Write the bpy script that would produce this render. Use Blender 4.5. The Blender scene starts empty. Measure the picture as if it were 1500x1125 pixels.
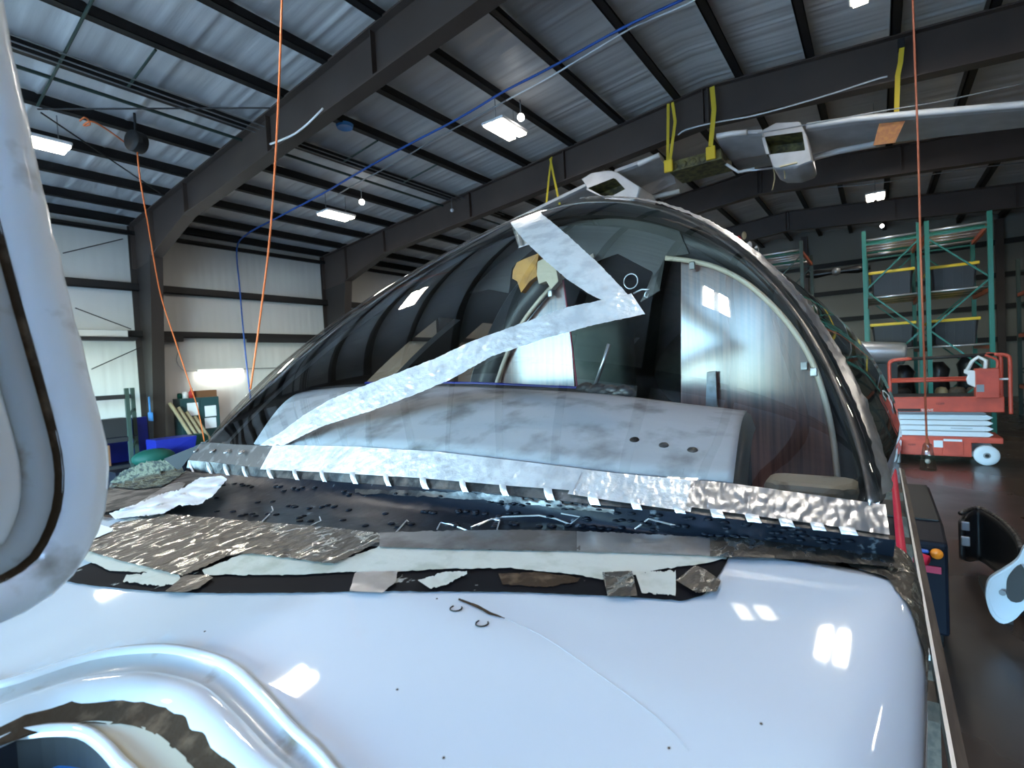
import bpy, bmesh, math, random
from mathutils import Vector, Matrix, noise
from mathutils.bvhtree import BVHTree
random.seed(7)
S = bpy.context.scene
COL = S.collection
PI = math.pi

# ------------------------------------------------------------------ camera
FPX, PCX, PCY = 742.0, 750.0, 562.5
CAM = Vector((0, 0, 2.2))
d1 = Vector((1286 - PCX, 510 - PCY, FPX)); d2 = Vector((-275 - PCX, 593 - PCY, FPX))
ex = d1.normalized(); ey = (d2 - ex * d2.dot(ex)).normalized(); ez = ex.cross(ey)
MW = Matrix((ex, ey, ez))                 # image space (right, down, forward) -> world
cam = bpy.data.cameras.new('camera'); camo = bpy.data.objects.new('camera', cam); COL.objects.link(camo)
R3 = MW @ Matrix(((1, 0, 0), (0, -1, 0), (0, 0, -1)))
camo.matrix_world = Matrix.Translation(CAM) @ R3.to_4x4()
cam.sensor_width = 36.0; cam.lens = FPX / 1500 * 36.0; cam.clip_start = 0.02; cam.clip_end = 300
cam.dof.use_dof = True; cam.dof.focus_distance = 0.95; cam.dof.aperture_fstop = 9.0
S.camera = camo

# ------------------------------------------------------------------ sky, exposure
S.view_settings.view_transform = 'Standard'; S.view_settings.look = 'None'
S.view_settings.gamma = 1.0; S.view_settings.use_curve_mapping = False
S.view_settings.exposure = 0.35
w = bpy.data.worlds.new('sky'); S.world = w; w.use_nodes = True
nt = w.node_tree; bg = nt.nodes['Background']
sky = nt.nodes.new('ShaderNodeTexSky'); sky.sky_type = 'NISHITA'; sky.sun_disc = False
sky.sun_elevation = math.radians(38); sky.sun_rotation = math.radians(200)
wb = nt.nodes.new('ShaderNodeMix'); wb.data_type = 'RGBA'; wb.blend_type = 'MULTIPLY'; wb.inputs[0].default_value = 1.0
wb.inputs[7].default_value = (.65, 1.0, 1.27, 1)     # camera balanced for the indoor lamps: daylight comes out cool
nt.links.new(sky.outputs[0], wb.inputs[6]); nt.links.new(wb.outputs[2], bg.inputs[0]); bg.inputs[1].default_value = 5.8
sun = bpy.data.lights.new('sun', 'SUN'); sun.energy = 4.5; sun.angle = .01; sun.color = (1.0, .88, .74)
suno = bpy.data.objects.new('sun', sun); COL.objects.link(suno); suno.rotation_euler = (math.radians(10), math.radians(28), 0)   # added high sun behind the roof; its bounce off the apron lifts the ceiling
pl = bpy.data.lights.new('door_daylight_portal', 'AREA'); pl.shape = 'RECTANGLE'; pl.size = 13.6; pl.size_y = 3.7
pl.cycles.is_portal = True
plo = bpy.data.objects.new('door_daylight_portal', pl); COL.objects.link(plo)
plo.location = (-6.35, 7.2, 1.85); plo.rotation_euler = (PI / 2, 0, -PI / 2)

# ------------------------------------------------------------------ helpers
def ray(x, y): return (MW @ Vector((x - PCX, y - PCY, FPX)))
def onX(p, X): r = ray(*p); return CAM + r * ((X - CAM.x) / r.x)
def onY(p, Y): r = ray(*p); return CAM + r * ((Y - CAM.y) / r.y)
def onZ(p, Z): r = ray(*p); return CAM + r * ((Z - CAM.z) / r.z)
RIDGE_Y, RIDGE_Z, PITCH = 2.7, 7.62, 0.0865
def roof_z(y): return RIDGE_Z - PITCH * abs(y - RIDGE_Y)
def on_roof(p, drop=0.0):
    r = ray(*p); t0, t1 = 1e-4, 0.1
    for i in range(60):
        t = (t0 + t1) / 2; q = CAM + r * t
        if q.z > roof_z(q.y) - drop: t1 = t
        else: t0 = t
    return CAM + r * t0

class MB:
    def __init__(s): s.v = []; s.f = []
    def add(s, vs, fs):
        o = len(s.v); s.v += [Vector(v) for v in vs]; s.f += [tuple(i + o for i in f) for f in fs]; return s
    def box(s, a, b):
        x0, y0, z0 = a; x1, y1, z1 = b
        if x0 > x1: x0, x1 = x1, x0
        if y0 > y1: y0, y1 = y1, y0
        if z0 > z1: z0, z1 = z1, z0
        return s.add([(x0,y0,z0),(x1,y0,z0),(x1,y1,z0),(x0,y1,z0),(x0,y0,z1),(x1,y0,z1),(x1,y1,z1),(x0,y1,z1)],
                     [(0,3,2,1),(4,5,6,7),(0,1,5,4),(1,2,6,5),(2,3,7,6),(3,0,4,7)])
    def bar(s, p, q, w, h, up=(0, 0, 1)):
        p = Vector(p); q = Vector(q); d = (q - p).normalized(); up = Vector(up)
        if abs(d.dot(up)) > .99: up = Vector((1, 0, 0))
        a = d.cross(up).normalized(); b = a.cross(d)
        vs = []
        for c in (p, q):
            for i, j in ((-1,-1),(1,-1),(1,1),(-1,1)): vs.append(c + a * (i * w / 2) + b * (j * h / 2))
        return s.add(vs, [(0,1,2,3),(7,6,5,4),(0,4,5,1),(1,5,6,2),(2,6,7,3),(3,7,4,0)])
    def tube(s, pts, r, n=8, cap=True):
        pts = [Vector(p) for p in pts]; rings = []; up = Vector((0.13, 0.31, 0.94)).normalized()
        prev = None
        for i, p in enumerate(pts):
            d = (pts[min(i + 1, len(pts) - 1)] - pts[max(i - 1, 0)]).normalized()
            a = d.cross(up) if prev is None else (prev - d * prev.dot(d))
            if a.length < 1e-6: a = d.cross(Vector((1, 0, 0)))
            a.normalize(); prev = a; b = d.cross(a)
            rr = r[i] if isinstance(r, (list, tuple)) else r
            rings.append([p + a * (rr * math.cos(2*PI*k/n)) + b * (rr * math.sin(2*PI*k/n)) for k in range(n)])
        return s.rings(rings, cap)
    def rings(s, rings, cap=True, closed=True):
        n = len(rings[0]); vs = [v for r in rings for v in r]; fs = []
        for i in range(len(rings) - 1):
            for k in range(n if closed else n - 1):
                k2 = (k + 1) % n
                fs.append((i*n+k, i*n+k2, (i+1)*n+k2, (i+1)*n+k))
        if cap and closed:
            fs.append(tuple(range(n))[::-1]); fs.append(tuple((len(rings)-1)*n + k for k in range(n)))
        return s.add(vs, fs)
    def grid(s, rows): return s.rings(rows, False, False)
    def prism(s, poly, off):
        poly = [Vector(p) for p in poly]; n = len(poly); off = Vector(off)
        vs = poly + [p + off for p in poly]
        return s.add(vs, [tuple(range(n))[::-1], tuple(range(n, 2*n))] + [(i, (i+1) % n, n + (i+1) % n, n + i) for i in range(n)])
    def sphere(s, c, r, n=10, sc=(1, 1, 1)):
        c = Vector(c); rings = []
        for i in range(n // 2 + 1):
            a = PI * (i + .02) / (n / 2 + .04) - PI / 2
            rings.append([c + Vector((r*sc[0]*math.cos(a)*math.cos(2*PI*k/n), r*sc[1]*math.cos(a)*math.sin(2*PI*k/n), r*sc[2]*math.sin(a))) for k in range(n)])
        return s.rings(rings)
    def lathe(s, prof, c, n=20, axis=(0, 0, 1)):
        q = Vector((0, 0, 1)).rotation_difference(Vector(axis)); c = Vector(c)
        return s.rings([[c + q @ Vector((r*math.cos(2*PI*k/n), r*math.sin(2*PI*k/n), z)) for k in range(n)] for r, z in prof])
    def build(s, name, mat, parent=None, smooth=False, bevel=0, thick=0, sub=0, data=None):
        me = bpy.data.meshes.new(name); me.from_pydata([tuple(v) for v in s.v], [], s.f); me.validate(); me.update()
        bm = bmesh.new(); bm.from_mesh(me); bmesh.ops.recalc_face_normals(bm, faces=bm.faces); bm.to_mesh(me); bm.free()
        o = bpy.data.objects.new(name, me); COL.objects.link(o); me.materials.append(mat)
        if parent:
            o.parent = parent
            o.matrix_parent_inverse = Matrix.Translation(-parent.location)
        if smooth:
            for p in me.polygons: p.use_smooth = True
        if thick:
            m = o.modifiers.new('t', 'SOLIDIFY'); m.thickness = thick; m.offset = 0
        if bevel:
            m = o.modifiers.new('b', 'BEVEL'); m.width = bevel; m.segments = 2; m.limit_method = 'ANGLE'
        if sub:
            m = o.modifiers.new('s', 'SUBSURF'); m.levels = sub; m.render_levels = sub
        return o

def tag(o, label=None, cat=None, group=None, kind=None):
    if label: o['label'] = label
    if cat: o['category'] = cat
    if group: o['group'] = group
    if kind: o['kind'] = kind
    return o
def thing(name, loc, label, cat, group=None):
    o = bpy.data.objects.new(name, None); COL.objects.link(o); o.location = loc; o.empty_display_size = .1
    return tag(o, label, cat, group)
def copy_tree(o, d, parent=None):
    c = o.copy(); COL.objects.link(c)
    if parent: c.parent = parent
    else: c.location = o.location + Vector(d)
    for ch in o.children: copy_tree(ch, d, c)
    return c

def resample(pl_, n):
    P = [Vector(p) for p in pl_]; L = [0]
    for i in range(1, len(P)): L.append(L[-1] + (P[i] - P[i-1]).length)
    out = []; k = 0
    for i in range(n):
        t = L[-1] * i / (n - 1)
        while k < len(P) - 2 and L[k+1] < t: k += 1
        s = (t - L[k]) / max(1e-9, L[k+1] - L[k]); out.append(P[k].lerp(P[k+1], s))
    return out
def smooth_line(pts, n, closed=False):
    P = [Vector(p) for p in pts]; N = len(P); out = []
    segs = N if closed else N - 1
    g = (lambda i: P[i % N]) if closed else (lambda i: P[max(0, min(N - 1, i))])
    for i in range(segs):
        for k in range(8):
            t = k / 8; a, b, c, d = g(i-1), g(i), g(i+1), g(i+2)
            out.append(0.5*((2*b) + (c-a)*t + (2*a-5*b+4*c-d)*t*t + (3*b-a-3*c+d)*t**3))
    if closed: out.append(out[0])
    else: out.append(P[-1])
    return resample(out, n)

# ------------------------------------------------------------------ materials
def mat(name, col, rough=.5, metal=0, coat=0, bump=None, var=None, emit=None, spec=.5, alpha=None, coatr=.05, dist=0):
    m = bpy.data.materials.new(name); m.use_nodes = True; t = m.node_tree; b = t.nodes['Principled BSDF']
    b.inputs['Base Color'].default_value = (*col, 1); b.inputs['Roughness'].default_value = rough
    b.inputs['Metallic'].default_value = metal; b.inputs['Coat Weight'].default_value = coat
    b.inputs['Coat Roughness'].default_value = coatr; b.inputs['Specular IOR Level'].default_value = spec
    tc = None
    def coords(scale):
        nonlocal tc
        if tc is None: tc = t.nodes.new('ShaderNodeNewGeometry')
        mp = t.nodes.new('ShaderNodeMapping'); t.links.new(tc.outputs['Position'], mp.inputs['Vector'])
        mp.inputs['Scale'].default_value = scale if isinstance(scale, tuple) else (scale,)*3
        return mp
    if var:   # (scale, colour2, lo, hi[, roughness2])
        mp = coords(var[0]); n = t.nodes.new('ShaderNodeTexNoise'); n.inputs['Scale'].default_value = 1; n.inputs['Detail'].default_value = 5; n.inputs['Distortion'].default_value = dist
        t.links.new(mp.outputs[0], n.inputs['Vector'])
        r = t.nodes.new('ShaderNodeMapRange'); r.inputs[1].default_value = var[2]; r.inputs[2].default_value = var[3]
        t.links.new(n.outputs['Fac'], r.inputs[0])
        mx = t.nodes.new('ShaderNodeMix'); mx.data_type = 'RGBA'; mx.inputs[6].default_value = (*col, 1); mx.inputs[7].default_value = (*var[1], 1)
        t.links.new(r.outputs[0], mx.inputs[0]); t.links.new(mx.outputs[2], b.inputs['Base Color'])
        if len(var) > 4:
            r2 = t.nodes.new('ShaderNodeMapRange'); r2.inputs[3].default_value = rough; r2.inputs[4].default_value = var[4]
            t.links.new(r.outputs[0], r2.inputs[0]); t.links.new(r2.outputs[0], b.inputs['Roughness'])
    if bump:  # (scale, strength, distance)
        mp = coords(bump[0]); n = t.nodes.new('ShaderNodeTexNoise'); n.inputs['Scale'].default_value = 1; n.inputs['Detail'].default_value = 4
        t.links.new(mp.outputs[0], n.inputs['Vector'])
        bp = t.nodes.new('ShaderNodeBump'); bp.inputs['Strength'].default_value = bump[1]; bp.inputs['Distance'].default_value = bump[2]
        t.links.new(n.outputs['Fac'], bp.inputs['Height']); t.links.new(bp.outputs[0], b.inputs['Normal'])
    if emit:
        b.inputs['Emission Color'].default_value = (*emit[0], 1); b.inputs['Emission Strength'].default_value = emit[1]
    return m
def glass(name, tint, rough, f0):
    m = bpy.data.materials.new(name); m.use_nodes = True; t = m.node_tree
    for n in list(t.nodes):
        if n.type == 'BSDF_PRINCIPLED': t.nodes.remove(n)
    out = t.nodes['Material Output']; tr = t.nodes.new('ShaderNodeBsdfTransparent'); tr.inputs[0].default_value = (*tint, 1)
    gl = t.nodes.new('ShaderNodeBsdfGlossy'); gl.inputs['Roughness'].default_value = rough
    fr = t.nodes.new('ShaderNodeFresnel'); ge = t.nodes.new('ShaderNodeNewGeometry'); mr = t.nodes.new('ShaderNodeMapRange'); mr.inputs[3].default_value = f0; mr.inputs[4].default_value = 1 / f0
    t.links.new(ge.outputs['Backfacing'], mr.inputs[0]); t.links.new(mr.outputs[0], fr.inputs['IOR'])   # a thin sheet reflects alike from both sides
    mx = t.nodes.new('ShaderNodeMixShader')
    t.links.new(fr.outputs[0], mx.inputs[0]); t.links.new(tr.outputs[0], mx.inputs[1]); t.links.new(gl.outputs[0], mx.inputs[2])
    t.links.new(mx.outputs[0], out.inputs[0]); return m

M = {}
M['insul'] = mat('vinyl_insulation', (.70, .69, .68), .38, bump=((14, 1.2, 1.2), .3, .02), var=((.9, .3, .3), (.56, .56, .56), .35, .7))
M['panel'] = mat('wall_panel', (.62, .61, .58), .55, bump=((6, 6, .6), .25, .02), var=(.35, (.54, .53, .51), .4, .7))
M['steel'] = mat('brown_steel', (.060, .043, .036), .5, var=(.8, (.08, .057, .046), .4, .7))
M['column'] = mat('dark_column_steel', (.030, .023, .020), .5)
M['purlin'] = mat('dark_purlin', (.008, .007, .007), .6)
M['floor'] = mat('stained_concrete', (.055, .036, .026), .22, bump=(3, .1, .01), var=(.7, (.03, .022, .018), .4, .65, .38))
M['paint'] = mat('white_aircraft_paint', (.60, .65, .70), .45, coat=1, coatr=.04, var=((9, 9, 9), (.57, .59, .62), .62, .8))
M['lidp'] = mat('stained_lid_paint', (.76, .80, .84), .4, coat=.7, coatr=.1, var=((14, 14, 14), (.22, .20, .16), .62, .74))
M['paint_dirty'] = mat('dirty_white_paint', (.38, .42, .45), .4, coat=.4, coatr=.15, var=(26, (.20, .16, .11), .60, .72))
M['foil'] = mat('foil_tape', (.78, .78, .80), .30, metal=1, bump=((26, 26, 26), .25, .005), var=(22, (.58, .57, .56), .48, .66, .40))
M['foil_torn'] = mat('torn_foil_tape', (.17, .16, .145), .42, metal=1, bump=((34, 70, 50), .7, .008), var=((26, 52, 36), (.97, .94, .87), .54, .58, .22), dist=1.6)
M['foil_bright'] = mat('bright_foil_tape', (.88, .89, .90), .34, metal=.7, bump=((60, 60, 60), .55, .004), var=(25, (.70, .71, .73), .45, .62))
M['alu'] = mat('bare_aluminium', (.42, .42, .43), .34, metal=1, var=(18, (.22, .21, .21), .42, .62, .5), bump=(40, .15, .003))
M['dark_alu'] = mat('sooty_aluminium', (.12, .115, .11), .38, metal=.8, var=(30, (.03, .03, .032), .42, .58, .5), bump=(60, .4, .004))
M['black_skin'] = mat('black_primer_skin', (.006, .009, .015), .34, spec=.14, var=((50, 50, 50), (.12, .14, .16), .66, .74, .4), bump=(35, .25, .004))
M['black_patch'] = mat('black_bonding_patch', (.004, .004, .006), .6, spec=.12, var=((40, 60, 40), (.42, .44, .42), .66, .70))
M['cream'] = mat('cream_primer', (.56, .57, .50), .5, var=(28, (.42, .44, .36), .5, .66), bump=(60, .25, .003))
M['green_torn'] = mat('torn_green_primer', (.15, .145, .10), .8, spec=.15, var=((45, 30, 45), (.05, .052, .045), .45, .58), bump=((90, 60, 90), 1, .01))
M['rust'] = mat('brown_sealant', (.045, .028, .016), .8, bump=(80, .5, .003), var=(60, (.12, .08, .05), .5, .7), spec=.15)
M['beige'] = mat('beige_primer', (.45, .42, .33), .5, var=(26, (.14, .10, .06), .58, .74))
M['glare'] = mat('grey_glareshield', (.48, .52, .57), .5, var=(16, (.20, .21, .22), .50, .72), bump=(140, .15, .002))
M['black'] = mat('matt_black', (.012, .012, .013), .6)
M['gloss_black'] = mat('gloss_black', (.014, .014, .015), .3)
M['rubber'] = mat('black_rubber', (.018, .018, .018), .7)
M['liner'] = mat('dark_cabin_liner', (.10, .095, .088), .55, var=(3, (.055, .055, .05), .4, .6))
M['cabin'] = mat('green_grey_cabin_cloth', (.15, .175, .16), .7, var=(5, (.08, .105, .095), .4, .6))  # green tint stands in for a person's reflection in the windshield
M['ringm'] = mat('dark_grey_bulkhead', (.045, .045, .045), .4)
M['trim'] = mat('cream_edge_trim', (.72, .62, .48), .35)
M['wood'] = mat('dark_wood_veneer', (.25, .115, .085), .35, coat=1, coatr=.16, var=((4, 75, 3), (.10, .045, .036), .4, .62), bump=((5, 5, 5), .2, .02))
M['wood'].node_tree.nodes['Principled BSDF'].inputs['Coat IOR'].default_value = 1.85
M['foam_o'] = mat('orange_foam', (.72, .36, .09), .8, bump=(50, .5, .005), var=(20, (.5, .25, .08), .45, .6))
M['foam_c'] = mat('cream_foam', (.66, .56, .42), .8, bump=(50, .5, .005))
M['ws'] = glass('windshield_acrylic', (.83, .80, .77), .015, 2.0)
M['win'] = glass('side_window_acrylic', (.80, .78, .74), .02, 1.5)
M['clear'] = glass('clear_plastic', (.70, .70, .66), .08, 2.0)
M['cord'] = mat('orange_cord', (.85, .20, .05), .5)
M['cord_dull'] = mat('dull_orange_cord', (.50, .12, .05), .6)
M['hose'] = mat('blue_air_hose', (.02, .10, .42), .4)
M['white'] = mat('white_plastic', (.84, .85, .86), .4)
M['grey'] = mat('grey_metal', (.30, .31, .32), .4, metal=.6)
M['zinc'] = mat('zinc_rollers', (.62, .64, .67), .35, metal=.8)
M['yellow'] = mat('yellow_strap', (.72, .52, .03), .6)
M['yrim'] = mat('yellow_plastic', (.80, .55, .02), .45)
M['rackg'] = mat('green_rack_paint', (.015, .17, .13), .4)
M['racko'] = mat('orange_beam_paint', (.42, .09, .035), .45)
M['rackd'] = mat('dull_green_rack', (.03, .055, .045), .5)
M['bin'] = mat('charcoal_plastic_tote', (.032, .032, .038), .5)
M['lift'] = mat('red_lift_paint', (.60, .085, .05), .42, var=(4, (.48, .07, .045), .42, .65))
M['liftw'] = mat('white_scissor_arm', (.66, .72, .78), .45)
M['wing'] = mat('pale_grey_wing_skin', (.52, .52, .53), .42, var=(3, (.44, .44, .45), .4, .6))
M['wingle'] = mat('white_leading_edge', (.80, .80, .80), .35)
M['olive'] = mat('olive_zinc_chromate', (.16, .145, .05), .55, var=(8, (.05, .045, .02), .4, .6))
M['ply'] = mat('brown_plywood', (.38, .15, .035), .6, var=((3, 20, 20), (.28, .10, .03), .4, .6))
M['timber'] = mat('weathered_timber', (.10, .075, .055), .7, var=((4, 40, 40), (.06, .045, .035), .4, .6))
M['pine'] = mat('pale_pine', (.62, .52, .32), .6)
M['red'] = mat('red_fabric', (.70, .02, .06), .5)
M['cart'] = mat('navy_cart_paint', (.005, .007, .013), .5, spec=.15)
M['orange'] = mat('orange_reflector', (.9, .25, .02), .3)
M['pink'] = mat('red_label', (.32, .02, .055), .5)
M['cab'] = mat('green_steel_cabinet', (.02, .06, .065), .4)
M['paper'] = mat('white_paper', (.75, .77, .80), .6)
M['blue'] = mat('blue_plastic', (.006, .014, .20), .45)
M['ltblue'] = mat('light_blue_plastic', (.05, .28, .70), .45)
M['green'] = mat('green_plastic', (.004, .055, .04), .6, spec=.25)
M['bgreen'] = mat('bright_green_plastic', (.03, .45, .03), .4)
M['tan'] = mat('tan_cardboard', (.30, .24, .14), .7)
M['brownbox'] = mat('brown_wood_box', (.16, .07, .03), .6)
M['lampglow'] = mat('lamp_diffuser', (1, 1, 1), .5, emit=((1, .90, .74), 14))
M['tubeglow'] = mat('fluorescent_tube', (1, 1, 1), .5, emit=((1, .95, .85), 16))
M['bulb'] = mat('bright_bulb', (1, 1, 1), .5, emit=((1, .97, .92), 12))
M['heater'] = mat('red_heater_case', (.45, .02, .02), .5)
M['apron'] = mat('concrete_apron', (.25, .21, .165), .8, var=(.3, (.21, .18, .145), .4, .6))

# ------------------------------------------------------------------ the hangar
WL, WR = 16.0, 2*RIDGE_Y - 16.0           # left and right wall
XF, XB = -6.3, 28.0                        # front (hangar door) and back wall
EAVE = roof_z(WL)
fl = MB().box((XF, WR, -.2), (XB, WL, 0)).build('floor', M['floor']); tag(fl, kind='structure')
ap = MB().box((XF - 40, WR - 30, -.25), (XF, WL + 30, -.02)).build('trim_1', M['apron']); tag(ap, kind='structure')

# insulated ceiling: rippled facing on both slopes, sheets split between the purlins' lines of frames
PUR = [15.9, 14.85, 13.6, 12.35, 11.08, 9.75, 8.42, 7.13, 5.80, 4.54, 3.30, 2.1, .92, -.30, -1.5, -2.75, -4.0, -5.25, -6.5, -7.75, -9.0, -10.3]
FR = [-.45, 5.25, 10.95, 16.65, 22.35]
mb = MB(); rows = []
ys = [WL - i * (WL - WR) / 84 for i in range(85)]
nx = 1000
for y in ys:
    row = []
    for i in range(nx + 1):
        x = XF + (XB - XF) * i / nx
        a = noise.noise(Vector((x * 5.5, y * .16, 0))) * .022 + noise.noise(Vector((x * 12, y * .22, 8))) * .008 + noise.noise(Vector((x * 1.1, y * .1, 3))) * .025
        s = abs(((x + .6) % 1.22) - .61); a += -.02 * math.exp(-((s - .0) / .035) ** 2)
        row.append((x, y, roof_z(y) + .235 + a))
    rows.append(row)
mb.grid(rows)
ceil = mb.build('ceiling', M['insul'], smooth=True); tag(ceil, kind='structure')
top = MB()
for ya, yb in ((WL + .4, RIDGE_Y), (RIDGE_Y, WR - .4)):
    za, zb = roof_z(ya) + .33, roof_z(yb) + .33
    top.prism([(XF, ya, za), (XF, yb, zb), (XF, yb, zb + .05), (XF, ya, za + .05)], (XB - XF, 0, 0))
top.build('roof_sheet', M['grey'], ceil)
for y in PUR:
    z = roof_z(y)
    m = MB().box((XF, y - .012, z), (XB, y + .012, z + .22))
    m.box((XF, y - .13, z), (XB, y + .012, z + .012)).box((XF, y - .13, z), (XB, y - .12, z + .035))
    m.build('purlin', M['purlin'], ceil)
def depth_at(y):                            # frame depth grows into a haunch near the columns
    d = min(WL - y, y - WR)
    return .72 if d > 3.4 else .72 + (3.4 - max(1.4, d)) / 2.0 * .42
def ibeam(mb, a_top, a_bot, b_top, b_bot, x, tf=.03, wf=.13, low=True, tw=.01):
    mb.prism([(x - tw, a_top[0], a_top[1]), (x - tw, b_top[0], b_top[1]), (x - tw, b_bot[0], b_bot[1]), (x - tw, a_bot[0], a_bot[1])], (2 * tw, 0, 0))
    for (p, q) in ((a_top, b_top), (a_bot, b_bot)) if low else ((a_top, b_top),):
        dy, dz = q[0] - p[0], q[1] - p[1]; L = math.hypot(dy, dz); ny, nz = -dz / L * tf / 2, dy / L * tf / 2
        mb.prism([(x - wf, p[0] + ny, p[1] + nz), (x - wf, q[0] + ny, q[1] + nz), (x - wf, q[0] - ny, q[1] - nz), (x - wf, p[0] - ny, p[1] - nz)], (2 * wf, 0, 0))
for x in FR:
    for sgn in (1, -1):
        m = MB(); Y = lambda d: (WL - d) if sgn > 0 else (WR + d)
        pts = [Y(.1), Y(1.4), Y(3.4), Y(7.0), RIDGE_Y]
        for a, b in zip(pts, pts[1:]):
            ibeam(m, (a, roof_z(a)), (a, roof_z(a) - depth_at(a)), (b, roof_z(b)), (b, roof_z(b) - depth_at(b)), x, low=(a != pts[0]))
        for d in (.1, 1.4, 3.4, 7.0, 10.0, 13.25):
            y = Y(d); m.box((x - .1, y - .01, roof_z(y) - depth_at(y)), (x + .1, y + .01, roof_z(y)))
        m.build('rafter', M['steel'], ceil)
        c = MB(); ibeam(c, (Y(.05), EAVE), (Y(1.4), roof_z(Y(1.4)) - 1.1), (Y(.05), 0), (Y(.62), 0), x, .035, .14, tw=.005)
        c.build('column', M['column'], ceil)

wl = MB()
n = 420; rows = []
for z in [0, .5, 1, 1.5, 2, 2.5, 3, 3.5, 4, 4.5, 5, 5.5, 6, 6.75]:
    rows.append([(XF + (XB - XF) * i / n, WL + .02 + .008 * math.sin(i * 2.4) - .012 * math.exp(-((((XF + (XB - XF) * i / n) % 1.22) - .6) / .03) ** 2), z) for i in range(n + 1)])
wl.grid(rows); wall_left = wl.build('wall_left', M['panel'], smooth=True); tag(wall_left, kind='structure')
MB().box((XF, WL + .1, 0), (XB, WL + .2, 6.8)).build('outer_sheet', M['grey'], wall_left)
for z, hgt in ((6.28, .1), (4.86, .2), (3.62, .17)):
    MB().box((XF, WL - .16, z - hgt / 2), (XB, WL - .02, z - hgt / 2 + .02)).box((XF, WL - .04, z - hgt/2), (XB, WL - .02, z + hgt/2)).box((XF, WL - .16, z - hgt/2), (XB, WL - .14, z + hgt / 2)).build('girt', M['purlin'], wall_left)
wr = MB().box((XF, WR - .15, 0), (XB, WR - .02, 6.8)).build('wall_right', M['panel']); tag(wr, kind='structure')
for z in (2.3, 3.62, 4.86, 6.28): MB().box((XF, WR, z - .1), (XB, WR + .16, z + .1)).build('girt', M['purlin'], wr)
wb = MB().prism([(XB, WL, 0), (XB, WL, EAVE + .3), (XB, RIDGE_Y, RIDGE_Z + .3), (XB, WR, EAVE + .3), (XB, WR, 0)], (.15, 0, 0)).build('wall_back', mat('dim_wall_panel', (.25, .235, .20), .6)); tag(wb, kind='structure')  # far wall's dimness is put into a darker panel colour
for z in (2.3, 3.6, 4.85, 6.15): MB().box((XB - .16, WR, z - .1), (XB, WL, z + .1)).build('girt', M['purlin'], wb)
for y in (9.5, 2.7, -4.0): MB().box((XB - .25, y - .12, 0), (XB - .01, y + .12, roof_z(y))).build('end_column', M['steel'], wb)
DY0, DY1, DZ = .4, 14.0, 3.7             # the open hangar door behind the camera
wf = MB().box((XF - .15, WR, 0), (XF, DY0, EAVE + .3)).box((XF - .15, DY1, 0), (XF, WL, EAVE + .3))
wf.prism([(XF - .15, DY0, DZ), (XF - .15, DY0, roof_z(DY0) + .3), (XF - .15, RIDGE_Y, RIDGE_Z + .3), (XF - .15, DY1, roof_z(DY1) + .3), (XF - .15, DY1, DZ)], (.15, 0, 0))
wf = wf.build('wall_front', M['panel']); tag(wf, kind='structure')

# ------------------------------------------------------------------ the dismantled airplane
PX0, PY0, PZ0, YAW, ROLL = .598, .6933, 2.2 - .1648, .0779, .0144
cyw, syw = math.cos(YAW), math.sin(YAW)
def PW(u, v, w): return Vector((PX0 + u*cyw - v*syw, PY0 + u*syw + v*cyw, PZ0 + w + v*ROLL))
def PL(p):
    dx, dy = p.x - PX0, p.y - PY0; u = dx*cyw + dy*syw; v = -dx*syw + dy*cyw
    return Vector((u, v, p.z - PZ0 - v*ROLL))
def lerp_tab(t, x):
    if x <= t[0][0]: return t[0][1]
    for (a, b), (c, d) in zip(t, t[1:]):
        if x <= c:
            s = (x - a) / (c - a); s = s; return b + (d - b) * s
    return t[-1][1]
WT = [(-1.6, -.36), (-1.2, -.20), (-.9, -.125), (-.6, -.075), (-.3, -.045), (0, -.032), (.2, -.03)]
HW = [(-1.6, .48), (-1.2, .56), (-.9, .60), (-.6, .642), (-.3, .685), (-.1, .716), (0, .724), (.2, .73)]
NEX, HH = 12.0, .62
SHR = [(-1.6, .20), (-.9, .12), (-.5, .06), (-.2, .034), (0, .022), (.2, .022)]
def nose_w(u, v):
    h = lerp_tab(HW, u); r = lerp_tab(SHR, u); e = min(abs(v), h - 1e-4); x = max(0.0, e - (h - r))
    return lerp_tab(WT, u) - .022 * (e / h) ** 2 - (r - math.sqrt(max(0.0, r * r - x * x)))
def nose_hit(p, off=0.0):
    o = PL(CAM); r = ray(*p); d = PL(CAM + r) - o; d = d / FPX
    t = .08; prev = t
    while t < 3.5:
        q = o + d * t
        if abs(q.y) < .74 and q.z < nose_w(q.x, q.y) + off: break
        prev = t; t += .01
    a, b = prev, t
    for i in range(30):
        m_ = (a + b) / 2; q = o + d * m_
        if q.z < nose_w(q.x, q.y) + off: b = m_
        else: a = m_
    q = o + d * b
    return PW(q.x, q.y, q.z)
def on_tilt(p, U, k=.04):
    o = PL(CAM); r = ray(*p); d = PL(CAM + r) - o; t = (U + k * o.z - o.x) / (d.x - k * d.z); q = o + d * t; return PW(q.x, q.y, q.z)
def on_u(p, U):                            # hit a plane across the fuselage at station U
    o = PL(CAM); r = ray(*p); d = PL(CAM + r) - o; t = (U - o.x) / d.x; q = o + d * t; return PW(q.x, q.y, q.z)

plane = thing('dismantled_airplane', PW(0, 0, -1.2), 'white airplane nose and cockpit with a foil-taped bubble windshield, stripped of parts', 'airplane')
plane.location.z = 0.6

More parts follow.
